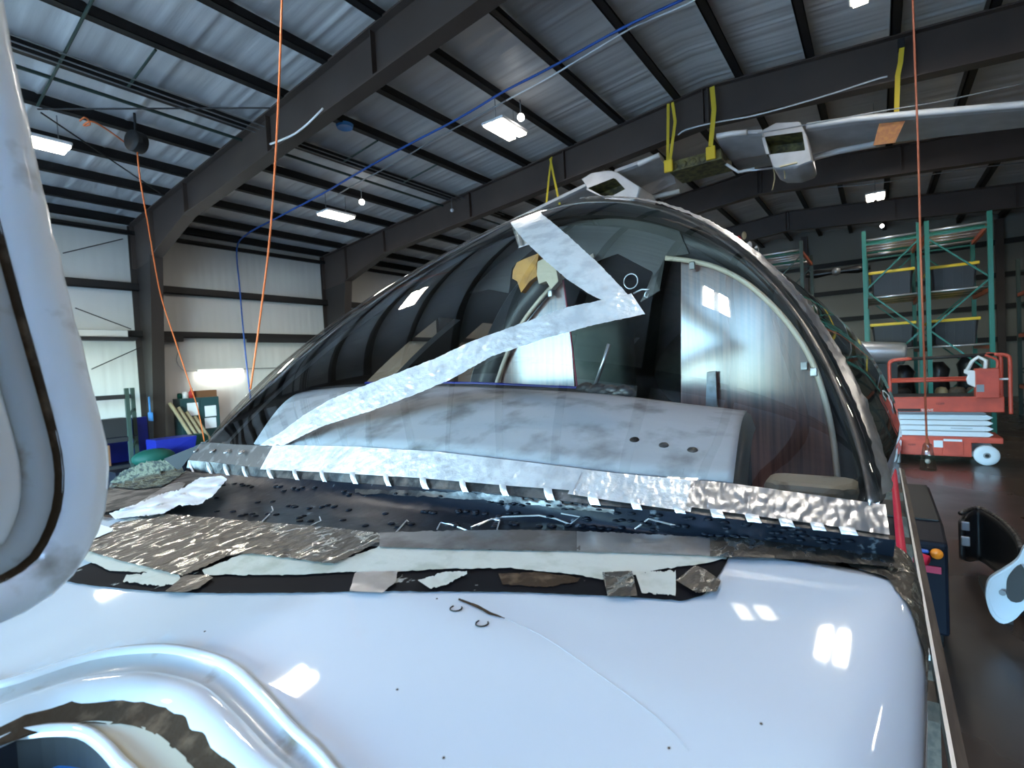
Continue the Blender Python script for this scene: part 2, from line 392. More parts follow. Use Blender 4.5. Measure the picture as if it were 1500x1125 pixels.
# hatch outline on the nose (world plan), aft end seen at lower left of the view
hp = [(0,1005),(50,990),(100,973),(150,960),(200,953),(250,952),(300,962),(340,978),(383,1018),(433,1073),(483,1123)]
hw_ = [nose_hit(p) for p in hp]
hpl = [PL(p).to_2d() for p in hw_]
o2 = hpl[-1]; tail = [Vector((o2.x - .03, o2.y - .10)), Vector((o2.x - .10, o2.y - .16)), Vector((o2.x - .35, o2.y - .17)), Vector((-1.15, -.30)), Vector((-1.22, -.2)), Vector((-1.22, .0)), Vector((-1.15, .08)), Vector((hpl[0].x - .30, hpl[0].y + .0)), Vector((hpl[0].x - .05, hpl[0].y + .05))]
HOUT = smooth_line([p.to_3d() for p in (hpl + tail)], 160, closed=True)[:-1]
HOUT = [p.to_2d() for p in HOUT]
def inside(p, poly):
    c = False; n = len(poly); j = n - 1
    for i in range(n):
        a, b = poly[i], poly[j]
        if (a.y > p.y) != (b.y > p.y) and p.x < (b.x - a.x) * (p.y - a.y) / (b.y - a.y) + a.x: c = not c
        j = i
    return c
def nearest(p, poly):
    best = None; bd = 1e9
    for i in range(len(poly)):
        a, b = poly[i], poly[(i+1) % len(poly)]; ab = b - a; t = max(0, min(1, (p - a).dot(ab) / max(1e-12, ab.dot(ab)))); q = a + ab * t
        d = (q - p).length
        if d < bd: bd, best = d, q
    return best, bd
# nose skin
bm = bmesh.new(); NU, NV = 118, 110; grid = []
for i in range(NU + 1):
    u = -1.6 + (1.6 - .03) * i / NU; h = lerp_tab(HW, u); wt = lerp_tab(WT, u); row = []
    for j in range(NV + 1):
        s = -1 + 2 * j / NV
        sg = 1 if s > 0 else -1; r = lerp_tab(SHR, u)
        if abs(s) > .92:                   # down the flank
            a = (abs(s) - .92) / .08; v = sg * (h - .10 * a * a); w_ = wt - .022 - r - a * .75
        elif abs(s) > .70:                 # round the shoulder
            a = (abs(s) - .70) / .22 * PI / 2; v = sg * (h - r + r * math.sin(a)); e = abs(v) / h; w_ = wt - .022 * e * e - r * (1 - math.cos(a))
        else: v = s / .70 * (h - r); w_ = nose_w(u, v)
        row.append(bm.verts.new((u, v, w_)))
    grid.append(row)
for i in range(NU):
    for j in range(NV): bm.faces.new((grid[i][j], grid[i+1][j], grid[i+1][j+1], grid[i][j+1]))
LD = [(120,748),(146,751),(229,748),(300,757),(378,766),(440,770),(496,774),(560,780),(660,778),(769,777),(900,780),(1000,786),(1120,791),(1200,798),(1302,807)]
UD = sorted([(q.y, q.x) for q in [PL(nose_hit((x, y + 6))) for x, y in LD]])
cut = [f for f in bm.faces if f.calc_center_median().z > -.30 and f.calc_center_median().x > lerp_tab(UD, f.calc_center_median().y)]
bmesh.ops.delete(bm, geom=cut, context='FACES')
dele = [f for f in bm.faces if f.calc_center_median().z > -.45 and inside(f.calc_center_median().to_2d(), HOUT)]
hv = {v for f in dele for v in f.verts}
bmesh.ops.delete(bm, geom=dele, context='FACES')
for v in bm.verts:
    if v in hv and v.is_valid:
        q, d = nearest(v.co.to_2d(), HOUT)
        if d < .05: v.co = (q.x, q.y, nose_w(q.x, q.y))
for v in bm.verts: v.co = PW(*v.co)
me = bpy.data.meshes.new('nose_skin'); bm.to_mesh(me); bm.free()
for p in me.polygons: p.use_smooth = True
ns = bpy.data.objects.new('nose_skin', me); COL.objects.link(ns); me.materials.append(M['paint']); ns.parent = plane
ns.matrix_parent_inverse = Matrix.Translation(-plane.location)
m_ = ns.modifiers.new('t', 'SOLIDIFY'); m_.thickness = .004; m_.offset = -1

# hatch rim: nested rings running round the opening
def inset(poly, d):
    n = len(poly); ar = sum(poly[i].x * poly[(i+1) % n].y - poly[(i+1) % n].x * poly[i].y for i in range(n)); sg = 1 if ar > 0 else -1
    out = []
    for i in range(n):
        t = (poly[(i+2) % n] - poly[(i-2) % n]).normalized(); out.append(poly[i] + Vector((-t.y, t.x)) * sg * d)
    return out
def insetv(poly, d):
    n = len(poly); a = inset(poly, d); return [poly[i] + (a[i] - poly[i]) * max(.75, min(1.35, .75 + (PW(poly[i].x, poly[i].y, 0).y - .27) / .25 * .6)) for i in range(n)]
def ring(name, prof, mt, par=None, rough=0):
    mb = MB(); rws = []
    for d, dz in prof:
        pts = insetv(HOUT, d); row = []
        for k, p in enumerate(pts):
            jz = rough * noise.noise(Vector((p.x * 60, p.y * 60, d * 90)))
            row.append(PW(p.x, p.y, nose_w(max(-1.5, p.x), max(-.6, min(.6, p.y))) + dz + jz))
        rws.append(row)
    mb.rings(rws, cap=False); return mb.build(name, mt, par or plane, smooth=True)
ring('hatch_lip', [(-.003, .0), (-.002, .004), (.001, .005), (.004, .003), (.005, -.001)], M['paint'])
ring('hatch_gutter', [(.0045, .001), (.008, -.002), (.015, -.0025), (.019, -.001)], M['paint_dirty'])  # greyer paint sets the gutter off from lip and flange
ring('hatch_flange', [(.018, -.0015), (.023, .0015), (.030, .0025), (.037, .0), (.041, -.004)], M['paint'])
ring('hatch_seal', [(.039, -.003), (.043, -.0045), (.048, -.006), (.053, -.008)], M['rust'], rough=.002)
rp = [(0,1078),(50,1062),(100,1058),(133,1063),(160,1082),(183,1107),(203,1125),(222,1160),(240,1210)]
rl_ = [PL(nose_hit(p, -.007)).to_2d() for p in rp]; b_ = rl_[-1]; a_ = rl_[0]
rl_ += [Vector((b_.x - .10, b_.y - .05)), Vector((b_.x - .4, b_.y - .07)), Vector((-1.02, -.17)), Vector((-1.08, -.1)), Vector((-1.06, -.06)), Vector((a_.x - .5, a_.y - .05)), Vector((a_.x - .12, a_.y + .02))]
RIM = [p.to_2d() for p in smooth_line([p.to_3d() for p in rl_], 160, closed=True)[:-1]]
sr = insetv(HOUT, .052); cl = lambda v: max(-.6, min(.6, v))
k0 = min(range(len(RIM)), key=lambda k: (RIM[k] - sr[0]).length); RIMS = RIM[k0:] + RIM[:k0]
MB().rings([[PW(p.x, p.y, nose_w(max(-1.5, p.x), cl(p.y)) - .0075) for p in sr], [PW(p.x, p.y, nose_w(max(-1.5, p.x), cl(p.y)) - .012) for p in RIMS]], cap=False).build('hatch_shelf', M['beige'], plane, smooth=True)
rws = []
for d, dz in ((-.001, -.014), (.0, -.007), (.003, -.006), (.006, -.009), (.007, -.014)): rws.append([PW(p.x, p.y, nose_w(max(-1.5, p.x), cl(p.y)) + dz) for p in inset(RIMS, d)])
MB().rings(rws, cap=False).build('hatch_rim', M['paint'], plane, smooth=True)
bx_pts = inset(RIMS, .007)
mb = MB(); mb.rings([[PW(p.x, p.y, nose_w(max(-1.5, p.x), cl(p.y)) - .012) for p in bx_pts], [PW(p.x, p.y, -.46) for p in bx_pts]], cap=False)
mb.add([PW(p.x, p.y, -.46) for p in bx_pts], [tuple(range(len(bx_pts)))]); mb.build('avionics_bay', M['black'], plane)
bay = [(20, 1090, .010, M['white']), (45, 1085, .004, M['ltblue']), (28, 1105, .003, M['white']), (75, 1095, .016, M['green']), (150, 1110, .014, M['ltblue'])]
for k, (x, y, r, mt) in enumerate(bay):
    p = nose_hit((x, y), -.035); q = nose_hit((x - 20 + 18 * k, 1200), -.09)
    MB().tube([p + Vector((.02, .02, .03)), p.lerp(q, .5) + Vector((0, .01, -.02)), q], r, 8).build('wire_bundle', mt, plane, smooth=True)
c = nose_hit((175, 1105), -.035)
MB().box(c + Vector((-.10, -.03, -.10)), c + Vector((.015, .03, .0))).build('avionics_box', M['ltblue'], plane, bevel=.004)
c = nose_hit((85, 1098), -.03)
MB().lathe([(.001, 0), (.011, 0), (.012, .01), (.012, .08), (.001, .08)], c - Vector((0, 0, .09)), 16).build('hose_coupling', M['green'], plane, smooth=True)

# raised hatch lid, standing on edge at the left
LY = .45
lid_px = [(0, -30), (20, 85), (40, 170), (60, 265), (80, 350), (100, 430), (124, 520), (145, 600), (157, 655), (160, 700), (155, 745), (140, 790), (115, 835), (82, 868), (45, 893), (0, 916), (-60, 930)]
lid = [onY(p, LY) for p in lid_px]
lid2 = [Vector((p.x, p.z)) for p in lid]
zb = lid2[-1].y; zt = 2.74
lid2 = [Vector((-.09, zt)), Vector((.0, 2.71)), Vector((.058, 2.64)), Vector((.078, 2.55))] + lid2
lid2 += [Vector((lid2[-1].x - .05, zb - .005)), Vector((-.55, zb - .01)), Vector((-.62, zb + .06)), Vector((-.63, zt - .12)), Vector((-.52, zt))]
LOUT = [p.to_2d() for p in smooth_line([p.to_3d() for p in lid2], 180, closed=True)[:-1]]
def lid_ring(name, prof, mt, cap=False, rough=0):
    rws = []
    for d, dy in prof:
        rws.append([Vector((p.x + rough * noise.noise(Vector((p.x*70, p.y*70, 1))), LY + dy, p.y + rough * noise.noise(Vector((p.x*70, p.y*70, 5))))) for p in inset(LOUT, d)])
    mb = MB().rings(rws, cap=False)
    if cap: mb.add(rws[-1], [tuple(range(len(rws[-1])))])
    return mb.build(name, mt, plane, smooth=True)
lid_ring('lid_flange', [(.004, .016), (.0, .010), (-.001, .004), (.002, -.001), (.010, -.003), (.021, -.002), (.025, .002)], M['lidp'], rough=.0012)
lid_ring('lid_groove', [(.0245, .001), (.0265, .004), (.0285, .004), (.030, .002)], M['rust'])
lid_ring('lid_inner_band', [(.0295, .002), (.034, -.001), (.042, -.002), (.047, .001)], M['paint_dirty'])
lid_ring('lid_pan', [(.046, .0), (.051, -.006), (.066, -.010), (.09, -.011)], M['paint'], cap=True)
lid_ring('lid_outer_skin', [(.004, .016), (.03, .024), (.06, .028)], M['paint'], cap=True)

# ---- windshield arch and glass
RK, AH, PS, PC, AHW, AU0 = 1.1076, .6475, 1.1935, 1.111, .6961, .0369
def arch(a, du=0.0, sc=1.0):
    s = max(0.0, math.sin(a)); c = math.cos(a); h = AH * s**PS
    return (AU0 + RK * h + du, -AHW * sc * (1 if c > 0 else -1) * abs(c)**PC, h * sc)
def ub(v): return AU0 - .055 * (1 - min(1, abs(v) / AHW) ** 2)
def on_ub(p, du):
    o = PL(CAM); r = ray(*p); d = (PL(CAM + r) - o) / FPX; a, b = .05, 3.5
    for i in range(50):
        m_ = (a + b) / 2; q = o + d * m_
        if q.x > ub(q.y) + du: b = m_
        else: a = m_
    return o + d * b
LA = [(303,648),(345,651),(400,653),(520,656),(640,664),(760,678),(900,695),(1070,711),(1190,727),(1290,741)]
LB = [(262,673),(320,678),(370,684),(500,690),(620,698),(740,709),(840,717),(900,726),(1000,739),(1120,755),(1200,765),(1290,779)]
LC = [(262,688),(290,691),(345,696),(440,702),(575,711),(700,721),(800,731),(920,744),(1000,751),(1120,766),(1200,776),(1290,789)]
A3 = [on_ub(p, 0) for p in LA]; B3 = [on_ub(p, -.030) for p in LB]; C3 = [on_ub(p, -.040) for p in LC]
basew = sorted([(q.y, q.z) for q in A3])
basew = [(-AHW, 0.0)] + [b for b in basew if abs(b[0]) < .66] + [(AHW, 0.0)]
def base_pt(a):
    u, v, _ = arch(a); return (ub(v), v, lerp_tab(basew, v))
NA, NT = 72, 22; rws = []
for i in range(NA + 1):
    a = PI * i / NA; b = Vector(base_pt(a)); t_ = Vector(arch(a)); row = []
    for k in range(NT + 1):
        s = k / NT; q = b.lerp(t_, s); bul = math.sin(PI * s) ** .9 * .075 * math.sin(a) ** 1.0
        q = q + Vector((-.62, .0, .78)) * bul; q.y *= 1 + .03 * math.sin(PI * s) * math.sin(a)
        row.append(PW(*q))
    rws.append(row)
glass_mb = MB().grid(rws); ws = glass_mb.build('windshield', M['ws'], plane, smooth=True)
tag(ws, 'clear acrylic bubble windshield')
GB = BVHTree.FromPolygons([tuple(v) for v in glass_mb.v], glass_mb.f)
def glass_hit(p, off=.003):
    r = ray(*p).normalized(); h = GB.ray_cast(CAM, r)
    if h[0] is None:
        n_ = GB.find_nearest(CAM + r * 1.2); return n_[0] + (CAM - n_[0]).normalized() * off
    return h[0] - r * off

def crinkle(p, amp, f=70): return amp * (noise.noise(p * f) + .6 * noise.noise(p * f * 2.3 + Vector((7, 3, 1))))
def strip(name, top, bot, mt, hit, n=120, m=7, amp=.0012, rag=1.2, par=None, off=None, seed=0, label=None, f=70):
    T = resample([(x, y, 0) for x, y in top], n); B = resample([(x, y, 0) for x, y in bot], n); rws = []
    for j in range(m + 1):
        row = []
        for i in range(n):
            p = T[i].lerp(B[i], j / m)
            if rag and j in (0, m):
                p.y += rag * noise.noise(Vector((i * .55, j * 3 + seed, 1))) + rag * .8 * noise.noise(Vector((i * .17, j + seed, 5)))
                p.x += rag * noise.noise(Vector((i * .4, j * 3 + seed, 9))) * .6
            q = hit((p.x, p.y)) if off is None else hit((p.x, p.y), off)
            d = (CAM - q).normalized(); q = q + d * (.0012 + abs(crinkle(q + Vector((seed, 0, 0)), amp, f)))
            row.append(q)
        rws.append(row)
    o = MB().grid(rws).build(name, mt, par or plane, smooth=True)
    if label: o['label'] = label
    return o

# tapes on the glass
strip('glass_tape', [(741,313),(752,333),(768,352),(800,383),(832,410),(862,430),(884,441)], [(786,307),(806,323),(832,345),(880,389),(915,426),(932,446),(944,459)], M['foil_bright'], glass_hit, 120, 14, .003, 1.0, label='short silver tape strip from the windshield top')
strip('glass_tape', [(376,654),(410,634),(445,608),(482,586),(520,570),(580,547),(640,524),(690,500),(760,475),(830,450),(884,439),(925,430)], [(402,659),(440,640),(470,625),(540,603),(600,581),(660,556),(720,522),(800,495),(870,476),(945,460)], M['foil_bright'], glass_hit, 260, 14, .0035, 1.0, off=.0045, seed=4, label='long silver tape strip slanting down the windshield')

# windshield base frame: tape band, then the stepped metal edge, then the black scuttle
def curve_hit(P3):
    L = sorted([(q.y, q) for q in P3], key=lambda t: t[0])
    def f(v):
        return Vector((lerp_tab([(a, q.x) for a, q in L], v), v, lerp_tab([(a, q.z) for a, q in L], v)))
    return f
fA, fB, fC = curve_hit(A3), curve_hit(B3), curve_hit(C3)
vmin, vmax = -.695, .695
def band(name, f0, f1, mt, n=220, m=8, amp=.0012, v0=vmin, v1=vmax, lift=0, bulge=0, seed=0, par=None):
    rws = []
    for j in range(m + 1):
        row = []
        for i in range(n):
            v = v0 + (v1 - v0) * i / (n - 1); q = f0(v).lerp(f1(v), j / m); P = PW(*q)
            P = P + Vector((-.5, 0, .85)) * (lift + bulge * math.sin(PI * j / m)) + (CAM - P).normalized() * abs(crinkle(P + Vector((seed, 0, 0)), amp))
            row.append(P)
        rws.append(row)
    return MB().grid(rws).build(name, mt, par or plane, smooth=True)
M['frame'] = mat('scuffed_dark_frame', (.17, .16, .155), .4, metal=.8, var=(40, (.32, .31, .30), .55, .68), bump=(60, .2, .003))
band('windshield_base_frame', fA, fB, M['frame'], amp=0, v0=-.698, v1=.72)
band('frame_step', fB, fC, M['dark_alu'], amp=.0006, v0=-.70, v1=.72)
tape_v = lambda px: on_ub(px, -.015).y
edges = [tape_v((392, 668)), tape_v((585, 680)), tape_v((842, 698)), tape_v((1010, 722)), tape_v((1130, 735)), vmin]
for k in range(5):
    t_ = band('frame_tape', lambda v: fA(v).lerp(fB(v), -.02), lambda v: fA(v).lerp(fB(v), 1.12 if k != 2 else 1.3), M['foil'] if k > 2 else M['foil_bright'], n=110, m=12, amp=.002, v0=edges[k+1] - .006, v1=edges[k], lift=.0022 + .0006 * (k % 2), seed=k * 3.1)
for (x, y) in ((290, 663), (314, 664), (335, 665), (357, 666)):      # open screw holes at the left end
    q = on_ub((x, y), -.014); c = PW(*q) + Vector((-.004, 0, .006))
    MB().lathe([(.0035, .002), (.006, .0025), (.0075, 0), (.006, -.001)], c, 12, (-.5, 0, .85)).build('screw_grommet', M['alu'], plane, smooth=True)
    MB().lathe([(.0001, .0012), (.0036, .0012), (.0036, -.002)], c, 12, (-.5, 0, .85)).build('screw_hole', M['black'], plane)
strip('side_fairing', [(306,644),(280,656),(240,672)], [(296,652),(276,672),(262,690)], mat('sooty_fairing', (.05, .05, .05), .85, spec=.1), lambda p, o: PW(*on_ub(p, -.004)), 30, 6, .0008, .5, off=0)
tabs = [279,305,330,357,394,432,472,517,566,620,678,737,803,868,930,993,1049,1101,1150,1196,1240]  # raised bright tabs shaped for the glints along the step
for x in tabs:
    y0 = lerp_tab(LB, x) + 1; y1 = lerp_tab(LC, x) + 2
    q0 = on_ub((x, y0), -.033); q1 = on_ub((x + 5, y1), -.043); P0, P1 = PW(*q0), PW(*q1); s_ = (P1 - P0)
    wv = Vector((syw * -1, cyw, 0)) * (.0055 + .002 * random.random())
    rw = []
    for k in range(6):
        c = P0 + s_ * (k / 5) + Vector((-.7, 0, .3)) * (.003 * math.sin(PI * k / 5) + .002)
        rw.append([c - wv, c + Vector((-.002, 0, .001)), c + wv])
    MB().grid(rw).build('retainer_tab', M['foil_bright'], plane, smooth=True)

LD_ = [(120,748),(146,751),(229,748),(300,757),(378,766),(440,770),(496,774),(560,780),(660,778),(769,777),(900,780),(1000,786),(1120,791),(1200,798),(1302,807)]
# black scuttle between step and tape
rws = []; n = 200
Ctop = resample([(x, y, 0) for x, y in LC], n); Dbot = resample([(x, y + 4, 0) for x, y in LD], n)
for j in range(15):
    row = []
    for i in range(n):
        v0 = .72 + (vmin - .010 - .72) * i / (n - 1); p0 = PW(*fC(v0)) if j == 0 else None
        b = Dbot[i]; P1 = nose_hit((b.x, b.y), .001); Pc = PW(*fC(v0)); s = j / 14
        q = Pc.lerp(P1, s); q.z -= .016 * math.sin(PI * min(1, s * 1.0)) ** .8 * (1 - .35 * s); q.z += .0012 * noise.noise(q * 30)
        row.append(q)
    rws.append(row)
sc_mb = MB().grid(rws); sc_mb.build('black_scuttle', M['black_skin'], plane, smooth=True)
SB = BVHTree.FromPolygons([tuple(v) for v in sc_mb.v], sc_mb.f)
def scut_hit(p, off=.0015):
    r = ray(*p).normalized(); h = SB.ray_cast(CAM, r)
    return (h[0] - r * off) if h[0] else nose_hit(p, .002)
rv = MB()                                  # rivet heads, too small to pick apart
for k in range(150):
    x = random.uniform(300, 1250); t_ = random.choice((.22, .55, .85)) + random.uniform(-.06, .06)
    y = lerp_tab(LC, x) * (1 - t_) + lerp_tab(LD, x) * t_
    c = scut_hit((x, y), 0); rv.lathe([(.0055, 0), (.0045, .0018), (.001, .0026)], c, 8)
o = rv.build('rivet_heads', M['black_skin'], plane, smooth=True); o['kind'] = 'stuff'
scr = [[(580,780),(596,762),(602,768)], [(640,776),(645,766),(660,768),(684,777)], [(690,772),(715,762),(737,757),(790,755),(815,760),(835,768),(850,757),(822,752)], [(700,770),(720,760),(732,762),(728,776)], [(930,775),(950,760),(990,770)], [(380,768),(400,748),(398,742)], [(455,770),(470,763),(468,757)]]
for s_ in scr:
    MB().tube([scut_hit(p, .001) for p in s_], .0011, 5).build('paint_scratch', M['foil_bright'], plane)
strip('scuttle_scuffs', [(520,716),(700,722),(900,742)], [(520,722),(700,732),(900,752)], M['dark_alu'], scut_hit, 80, 3, .001, 3)

# stripped band of the nose: cream primer, black bonding, torn foil
LE = [(100,830),(160,815),(267,842),(316,822),(364,812),(489,826),(558,800),(640,804),(821,807),(960,810),(1120,816),(1200,820),(1318,832)]
LG = [(84,850),(130,857),(230,867),(330,869),(450,868),(560,866),(750,867),(900,873),(1000,880),(1030,872),(1045,856),(1058,834),(1068,816)]
strip('black_bonding_patch', [(84,846),(160,812),(330,810),(560,800),(820,805),(1000,812),(1068,815)], LG, M['black_patch'], nose_hit, 160, 12, .0005, 1.0, off=.0012)
strip('cream_primer_band', [(556,798),(640,803),(821,806),(960,809),(1072,814)], [(520,840),(580,837),(660,833),(747,832),(840,841),(890,850),(960,835),(1040,824)], M['cream'], nose_hit, 120, 7, .0008, 2.0, off=.003)
strip('cream_primer_band', [(125,808),(150,805),(200,818),(262,842)], [(118,816),(160,836),(210,838),(266,850)], M['cream'], nose_hit, 40, 4, .0008, 2.0, off=.0028)
strip('cream_primer_band', [(296,835),(364,808),(430,818),(488,824),(560,800)], [(300,842),(340,842),(430,842),(500,838),(560,838)], M['cream'], nose_hit, 70, 6, .0008, 2.0, off=.0028)
strip('wide_torn_foil', [(133,790),(170,765),(229,752),(300,757),(378,764),(430,768),(500,774),(566,782)], [(125,806),(180,822),(267,843),(300,830),(330,815),(364,810),(430,818),(489,826),(558,792)], M['foil_torn'], nose_hit, 220, 26, .0035, 2.0, off=.0045)
strip('foil_band', [(556,780),(660,777),(769,776),(850,778)], [(556,801),(660,804),(760,806),(850,807)], M['alu'], nose_hit, 90, 7, .0012, 1.2, off=.005, seed=2)
strip('foil_band', [(845,778),(900,780),(1000,785),(1060,788)], [(845,808),(900,809),(1000,812),(1060,815)], M['foil'], nose_hit, 90, 7, .0022, 1.5, off=.005, seed=3)
strip('foil_band', [(1040,786),(1120,790),(1200,797),(1306,806)], [(1040,815),(1120,817),(1200,821),(1322,832)], M['foil_torn'], nose_hit, 100, 8, .0022, 1.5, off=.0055, seed=5)
strip('foil_patch', [(242,866),(270,842),(306,842)], [(268,868),(290,862),(312,846)], M['foil_torn'], nose_hit, 30, 6, .0015, 1, off=.004)
strip('foil_patch', [(512,866),(520,838),(578,836)], [(560,868),(580,852),(582,838)], M['foil'], nose_hit, 30, 6, .0015, 1, off=.004)
strip('foil_patch', [(882,838),(926,836)], [(890,873),(934,873)], M['foil_torn'], nose_hit, 30, 8, .0015, 1, off=.0045)
strip('foil_patch', [(990,850),(1018,828),(1030,832)], [(1020,868),(1050,866),(1056,850)], M['foil_torn'], nose_hit, 30, 8, .002, 1, off=.0055)
strip('cream_patch', [(612,850),(650,838),(684,836)], [(630,862),(650,858),(684,840)], M['cream'], nose_hit, 30, 5, .001, 2.5, off=.0035)
strip('cream_patch', [(930,838),(990,836)], [(940,868),(990,872)], M['cream'], nose_hit, 40, 6, .001, 3, off=.003)
strip('cream_patch', [(185,842),(230,838),(268,850)], [(180,852),(232,858),(262,856)], M['cream'], nose_hit, 40, 5, .001, 3, off=.003)
strip('dirty_primer', [(730,840),(790,838),(850,846)], [(736,856),(800,860),(846,852)], M['rust'], nose_hit, 40, 5, .0008, 2, off=.0022)
strip('torn_green_skin', [(162,706),(180,690),(214,676),(262,672)], [(160,712),(200,716),(240,712),(270,692)], M['green_torn'], nose_hit, 70, 12, .006, 2.5, off=.006)
strip('dark_side_skin', [(150,742),(162,708),(240,710),(275,690)], [(150,750),(200,742),(250,735),(300,700)], M['dark_alu'], nose_hit, 60, 8, .002, 1.5, off=.004)
strip('grey_side_panel', [(200,738),(246,710),(262,706)], [(222,742),(262,722),(272,708)], M['alu'], nose_hit, 40, 6, .0008, .6, off=.0065)
strip('white_rag', [(160,752),(200,738),(240,722),(262,718),(292,700),(326,697)], [(168,760),(240,752),(262,740),(290,740),(310,728),(333,702)], M['white'], nose_hit, 120, 18, .030, 2.5, f=16, off=.008, label='crumpled white paper rag')
strip('white_rag', [(126,790),(146,768),(166,774)], [(126,796),(140,788),(164,778)], M['white'], nose_hit, 30, 6, .002, .8, off=.006, label='folded white paper scrap')
# marks in the white paint
strip('paint_slit', [(672,876),(700,886),(718,896),(740,905)], [(671,879),(698,890),(716,900),(739,906)], M['rust'], nose_hit, 40, 2, 0, .4, off=.0006)
for (x, y) in ((668, 891), (706, 913)):
    c = nose_hit((x, y), .0006); MB().tube([c + Vector((.0055*math.cos(a/12*2*PI*.72 + 1.2), .0055*math.sin(a/12*2*PI*.72 + 1.2), 0)) for a in range(13)], .0007, 5).build('fastener_ring', M['black'], plane)
pcr = [(740,906),(800,935),(880,990),(900,1005),(960,1050),(1010,1100)]
MB().tube([nose_hit(p, .0001) for p in smooth_line([(x, y, 0) for x, y in pcr], 20) for p in [(p.x, p.y)]], .00022, 4).build('paint_crack', M['paint_dirty'], plane)
for (x, y) in ((980, 1096), (885, 870), (640, 877), (300, 925), (1115, 1060), (582, 1010), (650, 1110), (345, 985)):
    MB().lathe([(.0001, .0004), (.0008, .0004), (.0011, -.0003)], nose_hit((x, y)), 8).build('paint_chip', M['rust'], plane)

# right shoulder: tape wrapped down the side of the nose
rws = []
for i in range(80):
    u = -.17 + .23 * i / 79; row = []; h = lerp_tab(HW, u); wt = lerp_tab(WT, u); r = lerp_tab(SHR, u) + .001
    a0 = -.35 + 1.75 * max(0, min(1, (-.03 - u) / .13)) ** .8 + .10 * noise.noise(Vector((u * 40, 0, 0)))
    for j in range(16):
        a = a0 + (PI / 2 + .02 - a0) * j / 15
        if a < 0: v = -(h - r) - a * .10; w_ = wt - .02
        else: v = -(h - r + r * math.sin(a)); w_ = wt - .022 - r * (1 - math.cos(a))
        P = PW(u, v - .001, w_ + .0025); P += Vector((0, -.4, .9)) * abs(crinkle(P, .003, 45)); row.append(P)
    rws.append(row)
MB().grid(rws).build('side_tape', M['foil_torn'], plane, smooth=True)

# rear arch frame with its tape, roof and sides aft of it
def arch_band(name, d0, s0, d1, s1, mt, a0=0, a1=180, amp=0, n=150, m=5, bulge=0, thick=0):
    rws = []
    for j in range(m + 1):
        t_ = j / m; row = []
        for i in range(n):
            a = math.radians(a0 + (a1 - a0) * i / (n - 1)); p = Vector(arch(a, d0 + (d1 - d0) * t_, s0 + (s1 - s0) * t_ + bulge * math.sin(PI * t_)))
            P = PW(*p); P += (P - PW(p.x, 0, .05)).normalized() * abs(crinkle(P, amp, 45)); row.append(P)
        rws.append(row)
    return MB().grid(rws).build(name, mt, plane, smooth=True, thick=thick)
arch_band('rear_arch_frame', -.006, .985, .055, 1.012, M['alu'], bulge=.006, thick=.004)
arch_band('arch_tape', -.012, 1.004, .046, 1.022, M['foil'], 2, 84, .004, m=10, bulge=.006)
arch_band('arch_tape', -.004, 1.003, .03, 1.014, M['foil_bright'], 98, 178, .002, m=6, bulge=.004)
# fuselage shell aft of the arch: window openings on both flanks
ST = [(.05, 1.012, 1.0), (.10, 1.025, 1.0), (.16, 1.04, 1.0), (.24, 1.062, .998), (.34, 1.09, .995), (.46, 1.12, .99), (.60, 1.15, .985), (.8, 1.17, .98), (1.1, 1.18, .97), (1.6, 1.18, .96), (2.6, 1.17, .95), (3.6, 1.15, .94)]
def shell_pt(st, a, sc):
    # stations blend from the raked arch to upright cabin sections
    d, k, kh = st; s = max(0, math.sin(a)); c = math.cos(a); bl = min(1, max(0, (d - .05) / 1.3)); h = AH * s**PS
    u0 = AU0 + RK * h + d
    up = .78 + d * 1.0 + (RK * h - .72) * (1 - bl) ** 2
    u = u0 * (1 - bl) + max(u0, up) * bl
    return PW(u, -AHW * k * sc * (1 if c > 0 else -1) * abs(c) ** PC, h * kh * sc)
def shell(name, mt, sc, windows, lo=-.55):
    mb = MB(); na = 60; rws = []
    for st in ST:
        row = []
        for i in range(-4, na + 5):
            if i < 0: p = shell_pt(st, 0, sc); q = p + Vector((0, .012 * i, .0)) * 0; q.z += .12 * i; q.y += .035 * i * i; row.append(q)
            elif i > na: q = shell_pt(st, PI, sc); q.z -= .12 * (i - na); q.y -= .035 * (i - na) ** 2; row.append(q)
            else: row.append(shell_pt(st, PI * i / na, sc))
        rws.append(row)
    n = len(rws[0]); vs = [v for r in rws for v in r]; fs = []; wf_ = []
    for i in range(len(rws) - 1):
        for k in range(n - 1):
            f = (i*n+k, i*n+k+1, (i+1)*n+k+1, (i+1)*n+k); ai = k - 4
            isw = windows and not (ai > 30 and (i < 4 or ai < 47)) and ((1 <= i <= 4) or (6 <= i <= 7) or i == 9) and (1 <= ai <= 15 or na - 16 <= ai <= na - 4)
            (wf_.append((i, f)) if isw else fs.append(f))
    mb.add(vs, fs); o = mb.build(name, mt, plane, smooth=True)
    return o, vs, wf_
sk, vs, wfs = shell('fuselage_skin', M['paint'], 1.0, True)
ln, _, _ = shell('cabin_liner', M['liner'], .965, True)
for side in (0, 1):
    for grp in ((1, 2, 3, 4), (6, 7), (9,)):
        sel = [f for i, f in wfs if i in grp and (sum(vs[k].y for k in f) / 4 < PY0 + .1 * grp[0]) == (side == 0)]
        if not sel: continue
        used = sorted({i for f in sel for i in f}); ix = {k: n_ for n_, k in enumerate(used)}
        MB().add([vs[i] for i in used], [tuple(ix[i] for i in f) for f in sel]).build('side_window', M['win'], plane, smooth=True)
m = MB(); m.add([shell_pt(ST[-1], PI * i / 40, .97) for i in range(41)] + [shell_pt(ST[-1], PI, 1) - Vector((0, 0, .7)), shell_pt(ST[-1], 0, 1) - Vector((0, 0, .7))], [tuple(range(43))])
m.build('rear_bulkhead', M['cabin'], plane)
